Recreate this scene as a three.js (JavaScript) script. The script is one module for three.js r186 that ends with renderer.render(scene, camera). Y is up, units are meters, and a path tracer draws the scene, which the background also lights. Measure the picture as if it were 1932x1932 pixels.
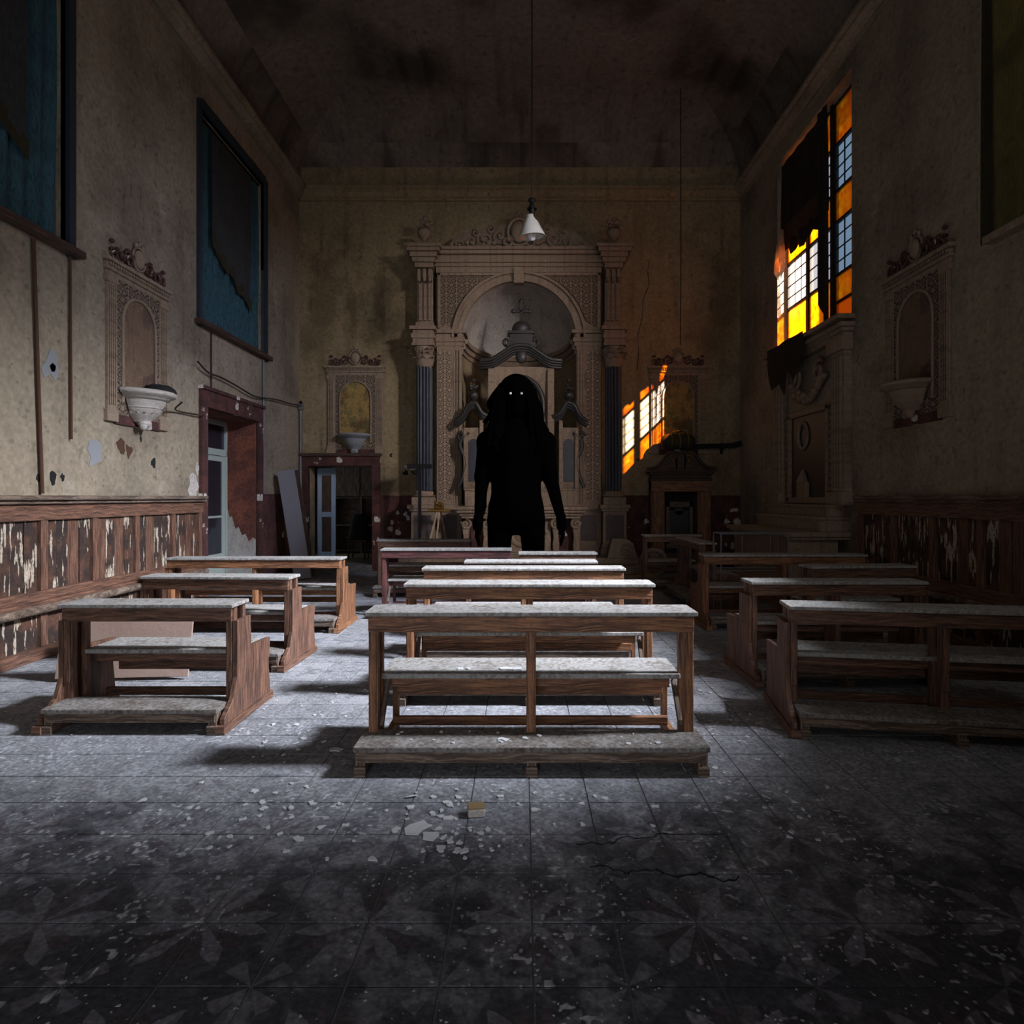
import * as THREE from 'three';
import { RoundedBoxGeometry } from 'three/addons/geometries/RoundedBoxGeometry.js';
import { mergeGeometries, mergeVertices } from 'three/addons/utils/BufferGeometryUtils.js';
import { RectAreaLightUniformsLib } from 'three/addons/lights/RectAreaLightUniformsLib.js';
import { MarchingCubes } from 'three/addons/objects/MarchingCubes.js';

// ---------------------------------------------------------------- camera, sky, sun, large lights, exposure
const scene = new THREE.Scene();
const FOCAL = 1180;                                    // focal length in pixels of the 1932 x 1932 frame
const camera = new THREE.PerspectiveCamera(2 * Math.atan(966 / FOCAL) * 180 / Math.PI, 1, 0.05, 200);
camera.position.set(0, 1.66, 0);
camera.lookAt(0, 1.66, -10);
camera.setViewOffset(1932, 1932, -19, 28, 1932, 1932);
scene.background = new THREE.Color().setRGB(0.50, 0.56, 0.66);
scene.backgroundIntensity = 1.0;

const renderer = new THREE.WebGLRenderer();
renderer.toneMapping = THREE.LinearToneMapping;
renderer.toneMappingExposure = 1.0;
renderer.shadowMap.enabled = true;

const sun = new THREE.DirectionalLight(0xfff4e4, 85);   // low sun through the stained window of the right wall
sun.position.set(0.85 * 13, 0.8 * 13 + 4, 13 - 12);
sun.target.position.set(0, 4, -12);
sun.castShadow = true;
sun.shadow.radius = 1;
Object.assign(sun.shadow.camera, { left: -12, right: 12, top: 12, bottom: -12, near: 0.1, far: 40 });
scene.add(sun, sun.target);

const skyGap = new THREE.SpotLight(0xe6eef4, 4400, 40, 0.46, 0.5, 2);   // bright sky beyond the near right window
skyGap.position.set(9.2, 9.45, -3.75);
skyGap.target.position.set(4.9, 6.0, -5.1);
skyGap.castShadow = true;
skyGap.shadow.radius = 52;
scene.add(skyGap, skyGap.target);

const skyAltar = new THREE.SpotLight(0xf2ece6, 1450, 40, 0.5, 0.6, 2);   // the same sky, seen slantwise through that window
skyAltar.position.set(7.6, 7.3, -0.9);
skyAltar.target.position.set(-0.5, 3.6, -13.6);
skyAltar.castShadow = true;
skyAltar.shadow.radius = 45;
scene.add(skyAltar, skyAltar.target);

const cornerFill = new THREE.SpotLight(0xd6e2f6, 760, 40, 0.55, 0.6, 2);   // added spot that brightens the far left corner
cornerFill.position.set(8.4, 7.8, -2.7);
cornerFill.target.position.set(-5, 2.2, -11.8);
cornerFill.castShadow = true;
cornerFill.shadow.radius = 40;
scene.add(cornerFill, cornerFill.target);

RectAreaLightUniformsLib.init();
const doorFill = new THREE.RectAreaLight(0xe6e8f2, 8.5, 1.6, 2.6);         // added unseen fill light, in a made-up doorway behind the viewer
doorFill.position.set(-0.7, 1.4, 2.95);
doorFill.lookAt(-0.7, 1.4, -9);
scene.add(doorFill);
const upperFill = new THREE.RectAreaLight(0xeae6e0, 4.8, 2.4, 2.2);       // added unseen fill light, at a made-up upper window behind the viewer
upperFill.position.set(3.4, 6.6, 2.9);
upperFill.lookAt(0.6, 6.2, -14);
scene.add(upperFill);

// ---------------------------------------------------------------- helpers
let seed = 20240611;
const rnd = () => { seed = (seed + 0x6d2b79f5) | 0; let t = Math.imul(seed ^ (seed >>> 15), 1 | seed); t = (t + Math.imul(t ^ (t >>> 7), 61 | t)) ^ t; return ((t ^ (t >>> 14)) >>> 0) / 4294967296; };
const rr = (a, b) => a + (b - a) * rnd();
const PI = Math.PI;
const V = (x, y, z) => new THREE.Vector3(x, y, z);
const clamp = (x, a = 0, b = 1) => Math.min(b, Math.max(a, x));
const smooth = (a, b, x) => { const t = clamp((x - a) / (b - a)); return t * t * (3 - 2 * t); };
const mixc = (a, b, t) => [a[0] + (b[0] - a[0]) * t, a[1] + (b[1] - a[1]) * t, a[2] + (b[2] - a[2]) * t];
const hash = (x, y, s) => { let h = Math.imul(x, 374761393) ^ Math.imul(y, 668265263) ^ Math.imul(s, 2147483647 - 91); h = Math.imul(h ^ (h >>> 13), 1274126177); return ((h ^ (h >>> 16)) >>> 0) / 4294967296; };
function vnoise(x, y, px, py, s) {
  const x0 = Math.floor(x), y0 = Math.floor(y), fx = x - x0, fy = y - y0, w = (n, p) => ((n % p) + p) % p;
  const ux = fx * fx * (3 - 2 * fx), uy = fy * fy * (3 - 2 * fy), a = w(x0, px), b = w(x0 + 1, px), c = w(y0, py), d = w(y0 + 1, py);
  const top = hash(a, c, s) + (hash(b, c, s) - hash(a, c, s)) * ux, bot = hash(a, d, s) + (hash(b, d, s) - hash(a, d, s)) * ux;
  return top + (bot - top) * uy;
}
function fbm(u, v, fx, fy, oct, s) {
  let sum = 0, amp = 0.5, norm = 0;
  for (let o = 0; o < oct; o++) { sum += amp * vnoise(u * fx, v * fy, fx, fy, s + o * 17); norm += amp; amp *= 0.55; fx *= 2; fy *= 2; }
  return sum / norm;
}
function tex(w, h, fn, color = true) {
  const data = new Uint8Array(w * h * 4);
  for (let j = 0, i = 0; j < h; j++) for (let k = 0; k < w; k++, i += 4) {
    const c = fn((k + 0.5) / w, (j + 0.5) / h);
    data[i] = clamp(c[0], 0, 255); data[i + 1] = clamp(c[1], 0, 255); data[i + 2] = clamp(c[2], 0, 255); data[i + 3] = 255;
  }
  const t = new THREE.DataTexture(data, w, h, THREE.RGBAFormat);
  t.wrapS = t.wrapT = THREE.RepeatWrapping; t.magFilter = THREE.LinearFilter; t.minFilter = THREE.LinearMipmapLinearFilter; t.generateMipmaps = true;
  if (color) t.colorSpace = THREE.SRGBColorSpace;
  t.needsUpdate = true;
  return t;
}
function canvasTex(w, h, draw) {
  const c = document.createElement('canvas'); c.width = w; c.height = h;
  draw(c.getContext('2d'), w, h);
  const t = new THREE.CanvasTexture(c);
  t.wrapS = t.wrapT = THREE.RepeatWrapping; t.colorSpace = THREE.SRGBColorSpace; t.magFilter = THREE.LinearFilter;
  return t;
}
const scaled = (t, sx, sy = sx) => { const c = t.clone(); c.repeat.set(1 / sx, 1 / sy); c.needsUpdate = true; return c; };
const mat = (o) => new THREE.MeshStandardMaterial({ roughness: 0.9, metalness: 0, ...o });
const phys = (o) => new THREE.MeshPhysicalMaterial({ roughness: 0.9, metalness: 0, ...o });

// uv in metres by the side a face looks to
function boxUV(g, along = 'auto') {
  g = g.index ? g.toNonIndexed() : g;
  const p = g.attributes.position, uv = new Float32Array(p.count * 2), a = V(), b = V(), c = V(), n = V();
  for (let i = 0; i < p.count; i += 3) {
    a.fromBufferAttribute(p, i); b.fromBufferAttribute(p, i + 1); c.fromBufferAttribute(p, i + 2);
    n.copy(b).sub(a).cross(c.clone().sub(a));
    const ax = Math.abs(n.x), ay = Math.abs(n.y), az = Math.abs(n.z);
    [a, b, c].forEach((q, k) => {
      let u, v;
      if (ax >= ay && ax >= az) { u = q.z; v = q.y; } else if (ay >= az) { u = q.x; v = q.z; } else { u = q.x; v = q.y; }
      if (along === 'y') { if (ay > ax && ay > az) { u = q.x; v = q.z; } else { const h = u; u = v; v = h; } }
      if (along === 'z' && ay >= ax && ay >= az) { const h = u; u = v; v = h; }
      uv[(i + k) * 2] = u; uv[(i + k) * 2 + 1] = v;
    });
  }
  g.setAttribute('uv', new THREE.BufferAttribute(uv, 2));
  if (!g.attributes.normal) g.computeVertexNormals();
  return g;
}
const clean = (g) => { const o = g.index ? g.toNonIndexed() : g; for (const k of Object.keys(o.attributes)) if (!['position', 'normal', 'uv'].includes(k)) o.deleteAttribute(k); if (!o.attributes.uv) boxUV(o); o.morphAttributes = {}; return o; };
const merge = (list) => (list.length === 1 ? list[0] : mergeGeometries(list.map(clean), false));
const move = (g, x = 0, y = 0, z = 0, rx = 0, ry = 0, rz = 0) => { if (rx) g.rotateX(rx); if (ry) g.rotateY(ry); if (rz) g.rotateZ(rz); g.translate(x, y, z); return g; };
// boxes: plain or with eased edges; x, y, z of the centre
const box = (w, h, d, x = 0, y = 0, z = 0, rx = 0, ry = 0, rz = 0, along = 'auto') => move(boxUV(new THREE.BoxGeometry(w, h, d), along), x, y, z, rx, ry, rz);
const rbox = (w, h, d, x = 0, y = 0, z = 0, rx = 0, ry = 0, rz = 0, along = 'auto', r = 0.006) => move(boxUV(new RoundedBoxGeometry(w, h, d, 1, Math.min(r, w / 3, h / 3, d / 3)), along), x, y, z, rx, ry, rz);
const span = (x0, x1, y0, y1, z0, z1, along = 'auto') => box(Math.abs(x1 - x0), Math.abs(y1 - y0), Math.abs(z1 - z0), (x0 + x1) / 2, (y0 + y1) / 2, (z0 + z1) / 2, 0, 0, 0, along);
const rspan = (x0, x1, y0, y1, z0, z1, along = 'auto', r = 0.006) => rbox(Math.abs(x1 - x0), Math.abs(y1 - y0), Math.abs(z1 - z0), (x0 + x1) / 2, (y0 + y1) / 2, (z0 + z1) / 2, 0, 0, 0, along, r);
const lathe = (pts, seg = 24, from = 0, len = 2 * PI) => new THREE.LatheGeometry(pts.map(([x, y]) => new THREE.Vector2(x, y)), seg, from, len);
const tube = (pts, r, seg = 24, rad = 6, closed = false) => new THREE.TubeGeometry(new THREE.CatmullRomCurve3(pts.map((p) => (p.isVector3 ? p : V(...p))), closed), seg, r, rad, closed);
const cyl = (r0, r1, h, x, y, z, seg = 12) => move(new THREE.CylinderGeometry(r0, r1, h, seg), x, y, z);
const ball = (r, x, y, z, sx = 1, sy = 1, sz = 1, n = 8) => { const g = new THREE.SphereGeometry(r, n, Math.max(5, Math.round(n * 0.7))); g.scale(sx, sy, sz); g.translate(x, y, z); return g; };
const rod = (a, b, r, seg = 6) => { const A = V(...a), B = V(...b), d = B.clone().sub(A), g = new THREE.CylinderGeometry(r, r, d.length(), seg); g.applyQuaternion(new THREE.Quaternion().setFromUnitVectors(V(0, 1, 0), d.normalize())); const m = A.add(B).multiplyScalar(0.5); g.translate(m.x, m.y, m.z); return g; };
// a squared bar between two points
const bar = (a, b, w, h, along = 'z') => { const A = V(...a), B = V(...b), d = B.clone().sub(A), g = boxUV(new RoundedBoxGeometry(w, h, d.length(), 1, Math.min(w, h) * 0.15), along); g.applyQuaternion(new THREE.Quaternion().setFromUnitVectors(V(0, 0, 1), d.normalize())); const m = A.add(B).multiplyScalar(0.5); g.translate(m.x, m.y, m.z); return g; };
const extrude = (pts, depth, bevel = 0) => { const s = pts instanceof THREE.Shape ? pts : new THREE.Shape(pts.map(([x, y]) => new THREE.Vector2(x, y))); const g = new THREE.ExtrudeGeometry(s, { depth, bevelEnabled: bevel > 0, bevelSize: bevel, bevelThickness: bevel, bevelSegments: 1, curveSegments: 20, steps: 1 }); return g; };
const spiral = (cx, cy, z, r0, turns, a0, dir = 1, n = 22) => { const p = []; for (let i = 0; i <= n; i++) { const t = i / n, a = a0 + dir * t * turns * 2 * PI, r = r0 * (1 - 0.85 * t); p.push(V(cx + r * Math.cos(a), cy + r * Math.sin(a), z + 0.02 * t)); } return p; };

const shiftUV = (g, du, dv) => { const uv = g.attributes.uv; for (let i = 0; i < uv.count; i++) uv.setXY(i, uv.getX(i) + du, uv.getY(i) + dv); return g; };
const used = new Map();
const numbered = (n) => { const k = used.get(n) || 0; used.set(n, k + 1); return k ? n + '_' + String(k).padStart(3, '0') : n; };
function mesh(name, geoms, m, parent) {
  const o = new THREE.Mesh(merge(Array.isArray(geoms) ? geoms : [geoms]), m);
  o.castShadow = o.receiveShadow = true;
  o.name = parent ? name : numbered(name);
  (parent || scene).add(o);
  return o;
}
function tag(o, label, category, group, kind) { o.userData.label = label; if (category) o.userData.category = category; if (group) o.userData.group = group; if (kind) o.userData.kind = kind; return o; }
function thing(name, label, category, pos = [0, 0, 0], turn = 0, group) {
  const o = new THREE.Group(); o.name = numbered(name); o.position.set(...pos); o.rotation.y = turn; scene.add(o);
  return tag(o, label, category, group);
}
function struct(name, geoms, m, label, category) { const o = geoms ? mesh(name, geoms, m) : thing(name, label, category); tag(o, label, category, null, 'structure'); return o; }

// ---------------------------------------------------------------- textures and materials
const plasterTex = (base, stain, pale, s, amt = 0.5) => tex(s > 130 ? 512 : 1024, s > 130 ? 512 : 1024, (u, v) => {
  const big = fbm(u, v, 3, 3, 5, s), mid = fbm(u, v, 11, 9, 4, s + 5), fine = fbm(u, v, 90, 90, 3, s + 9), run = fbm(u, v, 26, 3, 4, s + 21);
  let c = mixc(base, stain, smooth(0.48, 0.75, big) * amt + smooth(0.52, 0.8, run) * amt * 0.5);
  c = mixc(c, pale, smooth(0.58, 0.78, mid) * 0.32);
  const pit = smooth(0.74, 0.80, fbm(u, v, 60, 60, 2, s + 40));
  c = mixc(c, [c[0] * 0.6, c[1] * 0.58, c[2] * 0.55], pit * 0.35);
  const k = 0.86 + 0.28 * fine;
  return [c[0] * k, c[1] * k, c[2] * k];
});
const bumpTex = (fx, fy, s, w = 512) => tex(w, w, (u, v) => { const n = fbm(u, v, fx, fy, 5, s) * 255; return [n, n, n]; }, false);
const woodTex = (dark, light, s, wear = 0) => tex(1024, 512, (u, v) => {
  const warp = fbm(u, v, 4, 6, 3, s) * 0.10, g = fbm(u, v + warp, 6, 60, 4, s + 3), f = fbm(u, v, 24, 240, 2, s + 7), blot = fbm(u, v, 7, 9, 4, s + 11);
  let c = mixc(dark, light, smooth(0.25, 0.75, g * 0.75 + blot * 0.25));
  c = mixc(c, [c[0] * 0.5, c[1] * 0.5, c[2] * 0.5], smooth(0.6, 0.8, f) * 0.7);
  if (wear) c = mixc(c, [150, 140, 130], smooth(0.66, 0.74, fbm(u, v, 18, 30, 4, s + 31)) * wear);
  return c;
});
const dustTex = (dust, under, s, cover) => tex(1024, 1024, (u, v) => {
  const n = fbm(u, v, 8, 8, 5, s), f = fbm(u, v, 70, 70, 3, s + 4), g = fbm(u, v, 20, 30, 4, s + 8);
  const t = clamp(cover + (n - 0.5) * 1.1 + (f - 0.5) * 0.9 + (g - 0.5) * 0.5);
  const k = 0.82 + 0.36 * f;
  const c = mixc(under, dust, t);
  return [c[0] * k, c[1] * k, c[2] * k];
});
const T = {
  ochre: plasterTex([144, 132, 113], [102, 92, 78], [160, 152, 138], 3, 0.6),
  back: plasterTex([142, 125, 96], [94, 80, 58], [158, 146, 122], 51, 0.75),
  ceil: plasterTex([112, 104, 95], [62, 57, 52], [130, 121, 110], 77, 0.9),
  stone: plasterTex([138, 120, 102], [86, 72, 58], [168, 152, 134], 91, 0.6),
  pale: plasterTex([176, 170, 162], [120, 112, 104], [200, 196, 190], 113, 0.5),
  wood: woodTex([78, 50, 33], [162, 112, 76], 7, 0.12),
  woodRed: woodTex([66, 46, 37], [130, 93, 73], 19, 0.15),
  woodGrey: woodTex([74, 60, 50], [134, 116, 100], 29, 0.5),
  dust: dustTex([152, 151, 148], [104, 94, 84], 5, 0.92),
  dustFloor: dustTex([150, 152, 158], [92, 90, 92], 15, 0.62),
  thinDust: dustTex([134, 132, 129], [86, 76, 68], 205, 0.62),
  walnut: woodTex([46, 33, 26], [88, 66, 52], 43, 0.1),
  marble: plasterTex([52, 51, 50], [34, 33, 33], [74, 72, 70], 131, 0.6),
  navy: plasterTex([48, 53, 64], [34, 38, 46], [70, 75, 86], 137, 0.6),
  inlay: plasterTex([84, 72, 70], [58, 48, 48], [110, 98, 94], 139, 0.7),
  nicheBrown: plasterTex([116, 94, 76], [80, 62, 52], [142, 124, 104], 143, 0.8),
  maroonWood: woodTex([58, 32, 32], [112, 66, 64], 47, 0.12),
  rough: bumpTex(24, 24, 33),
  grain: bumpTex(8, 120, 37),
};
// maroon paint flaking off in islands
const flakeTex = (paint, paint2, bare, s, lo, hi, fx, fy) => tex(1024, 1024, (u, v) => {
  const n = fbm(u, v, fx, fy, 5, s), f = fbm(u, v, 80, 80, 2, s + 5), m = fbm(u, v, 10, 10, 4, s + 9);
  let c = mixc(paint, paint2, smooth(0.35, 0.7, m));
  c = mixc(c, bare, smooth(lo, hi, n));
  const k = 0.8 + 0.4 * f;
  return [c[0] * k, c[1] * k, c[2] * k];
});
T.maroon = flakeTex([84, 48, 44], [60, 36, 34], [190, 186, 178], 201, 0.70, 0.74, 7, 7);
T.reveal = flakeTex([124, 72, 54], [96, 56, 46], [176, 186, 184], 221, 0.78, 0.80, 5, 5);
T.plank = flakeTex([84, 56, 41], [44, 33, 28], [178, 166, 148], 241, 0.60, 0.635, 7, 44);

const M = {
  wall: mat({ map: scaled(T.ochre, 4), bumpMap: scaled(T.rough, 1.5), bumpScale: 0.006 }),
  backWall: mat({ map: scaled(T.back, 4.5), bumpMap: scaled(T.rough, 1.5), bumpScale: 0.006 }),
  ceil: mat({ map: scaled(T.ceil, 6), bumpMap: scaled(T.rough, 2), bumpScale: 0.01 }),
  stone: mat({ map: scaled(T.stone, 1.6), roughness: 0.8, bumpMap: scaled(T.rough, 0.8), bumpScale: 0.004 }),
  darkMarble: mat({ map: scaled(T.marble, 0.9), roughness: 0.45 }),
  pale: mat({ map: scaled(T.pale, 2), bumpMap: scaled(T.rough, 1), bumpScale: 0.004 }),
  wood: mat({ map: scaled(T.wood, 1.1, 0.55), roughness: 0.62, bumpMap: scaled(T.grain, 0.8), bumpScale: 0.0015 }),
  woodRed: mat({ map: scaled(T.woodRed, 1.1, 0.55), roughness: 0.62, bumpMap: scaled(T.grain, 0.8), bumpScale: 0.0015 }),
  walnut: mat({ map: scaled(T.walnut, 1.1, 0.55), roughness: 0.65 }),
  woodGrey: mat({ map: scaled(T.woodGrey, 1.1, 0.55), roughness: 0.8, bumpMap: scaled(T.grain, 0.8), bumpScale: 0.002 }),
  dusty: mat({ map: scaled(T.dust, 1.2), roughness: 0.97, bumpMap: scaled(T.rough, 0.4), bumpScale: 0.003 }),
  thinDust: mat({ map: scaled(T.thinDust, 1.2), roughness: 0.97, bumpMap: scaled(T.rough, 0.4), bumpScale: 0.003 }),
  maroon: mat({ map: scaled(T.maroon, 1.8), bumpMap: scaled(T.rough, 0.9), bumpScale: 0.006 }),
  reveal: mat({ map: scaled(T.reveal, 2.4), bumpMap: scaled(T.rough, 0.9), bumpScale: 0.004 }),
  plank: mat({ map: scaled(T.plank, 1.5, 1.5), roughness: 0.8, bumpMap: scaled(T.rough, 0.3), bumpScale: 0.003 }),
  navy: mat({ map: scaled(T.navy, 0.9), roughness: 0.5 }),
  iron: mat({ color: 0x17181a, roughness: 0.6, metalness: 0.5 }),
  lead: mat({ color: 0x1c1c1e, roughness: 0.7, metalness: 0.4 }),
  frame: mat({ color: 0x2b241e, roughness: 0.8 }),
  mint: mat({ color: 0xa9b5ac, roughness: 0.6, bumpMap: scaled(T.rough, 0.6), bumpScale: 0.002 }),
  cable: mat({ color: 0x2a2019, roughness: 0.8 }),
  gold: mat({ color: 0x7a5a22, roughness: 0.5, metalness: 0.5 }),
  plaster: mat({ map: scaled(T.pale, 0.7), roughness: 0.95 }),
  dark: mat({ color: 0x0d0d0e, roughness: 0.9 }),
  black: phys({ color: new THREE.Color(0.0012, 0.0012, 0.0012), roughness: 1, specularIntensity: 0 }),
};
const pane = (r, g, b, rough = 0) => phys({ color: new THREE.Color().setRGB(r, g, b), roughness: rough, transmission: 1, thickness: 0, ior: 1.45 });
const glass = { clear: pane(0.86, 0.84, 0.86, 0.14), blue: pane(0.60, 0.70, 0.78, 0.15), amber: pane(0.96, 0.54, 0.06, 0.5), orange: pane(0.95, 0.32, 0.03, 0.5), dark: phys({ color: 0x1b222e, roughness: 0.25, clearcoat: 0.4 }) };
{ // hand painted amber glass, mottled between yellow and orange
  const t = tex(256, 512, (u, v) => { const n = fbm(u, v, 3, 4, 4, 611), f = fbm(u, v, 20, 20, 2, 613); const c = mixc([255, 238, 140], [255, 186, 76], smooth(0.35, 0.68, n)); const k = 0.85 + 0.25 * f; return [c[0] * k, c[1] * k, c[2] * k]; });
  glass.amber.map = scaled(t, 0.9, 1.1); glass.amber.color.setRGB(1.0, 0.78, 0.26);
}
M.paleBlue = mat({ color: 0x8aa0b4, roughness: 0.6 });
M.stoneGrey = mat({ color: 0x85888b, roughness: 0.85, bumpMap: scaled(T.rough, 0.6), bumpScale: 0.004 });
M.inlay = mat({ map: scaled(T.inlay, 1.0), roughness: 0.6 });
M.maroonStone = mat({ map: scaled(T.maroon, 1.2), roughness: 0.8 });
M.mirror = mat({ color: 0x9a948a, roughness: 0.12, metalness: 0.9 });
const k0 = (m) => m;
function extrudeLeg(x, y0, y1) { const g = extrude([[-0.05, y0], [0.05, y0], [0.06, y0 + 0.14], [0.04, y0 + 0.3], [0.07, y1 - 0.1], [0.11, y1], [-0.11, y1], [-0.07, y1 - 0.1], [-0.04, y0 + 0.3], [-0.06, y0 + 0.14]], 0.22, 0.01); g.translate(x, 0, -0.02); return boxUV(g); }
M.maroonWood = mat({ map: scaled(T.maroonWood, 1.1, 0.55), roughness: 0.6 });
M.boardPink = mat({ color: 0x9c8478, roughness: 0.95, bumpMap: scaled(T.rough, 0.8), bumpScale: 0.003 });
M.greyBoard = mat({ color: 0x85838a, roughness: 0.9, bumpMap: scaled(T.grain, 0.8), bumpScale: 0.003 });
M.steel = mat({ color: 0x77787a, roughness: 0.6, metalness: 0.4 });
M.rust = mat({ color: 0x4a3020, roughness: 0.9 });
M.slate = mat({ color: 0x22282c, roughness: 0.5 });
M.basket = mat({ color: 0x26291c, roughness: 0.8 });
M.woodPale = mat({ color: 0xa8977f, roughness: 0.8 });
M.enamel = phys({ color: 0xc9c9c2, roughness: 0.35, clearcoat: 0.5 });
M.bulb = phys({ color: 0xe2e6ee, roughness: 0.3, clearcoat: 0.6 });
M.eye = mat({ color: 0xffffff, roughness: 0.5 });
M.ochreTop = mat({ color: 0x8f7a55 });
M.crumb = mat({ color: 0xa6a8ae });
M.grout = mat({ color: 0x5c5c60, roughness: 1 });
M.flake = mat({ color: 0xc4c6c8, roughness: 0.95 });
// ---------------------------------------------------------------- the room
const XL = -5, XR = 4.9, DB = 14.05, YC = 8.5, YT = 10.4;
const rectHole = (x0, x1, y0, y1) => new THREE.Path([[x0, y0], [x0, y1], [x1, y1], [x1, y0]].map(([x, y]) => new THREE.Vector2(x, y)));
function archPath(P, cx, r, y0, ys, n = 24) {   // a rectangle from y0 to ys with a half circle on top
  const pts = [[cx - r, y0]]; for (let i = 0; i <= n; i++) { const a = PI - PI * i / n; pts.push([cx + r * Math.cos(a), ys + r * Math.sin(a)]); } pts.push([cx + r, y0]);
  return new P(pts.map(([x, y]) => new THREE.Vector2(x, y)));
}
const wallShape = (x0, x1, y1, holes, notches = []) => {
  const s = new THREE.Shape(); s.moveTo(x0, 0);
  for (const [a, b, h] of notches) { s.lineTo(a, 0); s.lineTo(a, h); s.lineTo(b, h); s.lineTo(b, 0); }
  s.lineTo(x1, 0); s.lineTo(x1, y1); s.lineTo(x0, y1); s.lineTo(x0, 0);
  s.holes.push(...holes); return s;
};
const ACX = -0.07;                                   // middle of the altar
struct('wall_left', move(extrude(wallShape(-3, DB, YT, [rectHole(9.7, 12.1, 4.4, 7.7), rectHole(4.3, 6.85, 4.4, 7.7)], [[9.85, 11.8, 3.08]]), 0.7), XL - 0.7, 0, 0, 0, PI / 2), M.wall, 'stained ochre plaster wall with the glazed door and blue curtained windows', 'wall');
struct('wall_right', move(extrude(wallShape(-3, DB, YT, [rectHole(9.3, 12.0, 4.35, 8.05), rectHole(3.75, 6.4, 4.35, 8.05)]), 0.6), XR, 0, 0, 0, PI / 2), M.wall, 'ochre plaster wall with the torn stained glass window', 'wall');
struct('wall_back', move(extrude(wallShape(XL - 0.7, XR + 0.6, YT, [archPath(THREE.Path, ACX, 1.32, 0.3, 5.1)], [[-4.79, -3.36, 2.36]]), 0.4), 0, 0, -DB - 0.4), M.backWall, 'ochre plaster wall behind the altar', 'wall');
struct('added_loft', [span(XL, XR, 3.2, 3.5, 0.5, 3), span(XL, XR, 3.2, 4.3, 0.5, 0.65)], M.wall, 'added unseen loft and parapet shading the near floor from the fill light', 'loft');  // unseen loft added to hold the upper fill light off the near floor
struct('added_screen', span(0.22, 0.28, 0, 3.2, 0.5, 3, 'y'), M.walnut, 'added unseen screen that keeps fill light off the right pews', 'screen');  // unseen screen added to shade the right side from the low fill
struct('wall_front', move(extrude(wallShape(XL - 0.7, XR + 0.6, YT, [rectHole(2.1, 4.7, 5.5, 7.7)], [[-1.5, 0.1, 2.7]]), 0.4), 0, 0, 3), M.wall, 'plain plaster wall closing the chapel behind the viewer', 'wall');
{ // coved ceiling
  const loops = [], n = 9, zf = 3, zb = -DB;
  for (let i = 0; i <= n; i++) { const a = (PI / 2) * i / n, s = 1.5 * (1 - Math.cos(a)), y = YC + 0.06 + 1.35 * Math.sin(a); loops.push([XL + s, XR - s, zb + s, zf - s, y]); }
  const pos = [], quad = (a, b, c, d) => pos.push(...a, ...b, ...c, ...a, ...c, ...d), at = (l, k) => [[l[0], l[4], l[2]], [l[1], l[4], l[2]], [l[1], l[4], l[3]], [l[0], l[4], l[3]]][k % 4];
  for (let i = 0; i < n; i++) for (let k = 0; k < 4; k++) if (k || i > 1) quad(at(loops[i], k), at(loops[i], k + 1), at(loops[i + 1], k + 1), at(loops[i + 1], k));
  const l = loops[n]; quad(at(l, 0), at(l, 1), at(l, 2), at(l, 3));
  const g = new THREE.BufferGeometry(); g.setAttribute('position', new THREE.Float32BufferAttribute(pos, 3)); g.computeVertexNormals();
  const c = struct('ceiling', [boxUV(g), span(XL - 0.7, XR + 0.6, YT, YT + 0.3, -DB - 0.4, 3.4)], M.ceil, 'dark smoke-stained coved plaster ceiling', 'ceiling');
  // the lower cove over the altar wall, drawn in the paler back wall material
  pos.length = 0; for (let i = 0; i < 2; i++) quad(at(loops[i], 0), at(loops[i], 1), at(loops[i + 1], 1), at(loops[i + 1], 0));
  const h = new THREE.BufferGeometry(); h.setAttribute('position', new THREE.Float32BufferAttribute(pos, 3)); h.computeVertexNormals();
  mesh('pale_cove', boxUV(h), M.backWall, c);
}
// cornice under the cove: a moulded profile on three sides
{
  const prof = [[0, 0], [0.05, 0], [0.05, 0.05], [0.10, 0.07], [0.16, 0.14], [0.16, 0.19], [0.22, 0.21], [0.22, 0.26], [0, 0.26]];
  const run = (len) => { const g = extrude(prof, len); return g; };
  struct('trim_1', move(run(DB + 3), XL, YC - 0.2, 3 - (DB + 3), 0, 0, 0), M.wall, 'moulded plaster cornice along the left wall', 'cornice');
  const gr = extrude(prof.map(([x, y]) => [-x, y]), DB + 3); struct('trim_2', boxUV(move(gr, XR, YC - 0.2, -DB)), M.wall, 'moulded plaster cornice along the right wall', 'cornice');
  const gb = run(XR - XL); gb.rotateY(-PI / 2); struct('trim_3', boxUV(move(gb, XR, YC - 0.2, -DB)), M.backWall, 'moulded plaster cornice above the altar wall', 'cornice');
}
// maroon painted dado, flaking
const dadoBack = (n, x0, x1, label) => struct(n, rspan(x0, x1, 0, 1.7, -DB, -DB + 0.02), M.maroon, label, 'dado');
dadoBack('trim_4', -3.18, -2.35, 'flaking maroon dado between the back doorway and the altar');
dadoBack('trim_5', 2.2, XR, 'flaking maroon dado at the right of the altar');
struct('trim_6', rspan(XL, XL + 0.02, 0, 1.72, -DB, -11.98), M.maroon, 'maroon dado in the corner behind the leaning board', 'dado');

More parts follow.
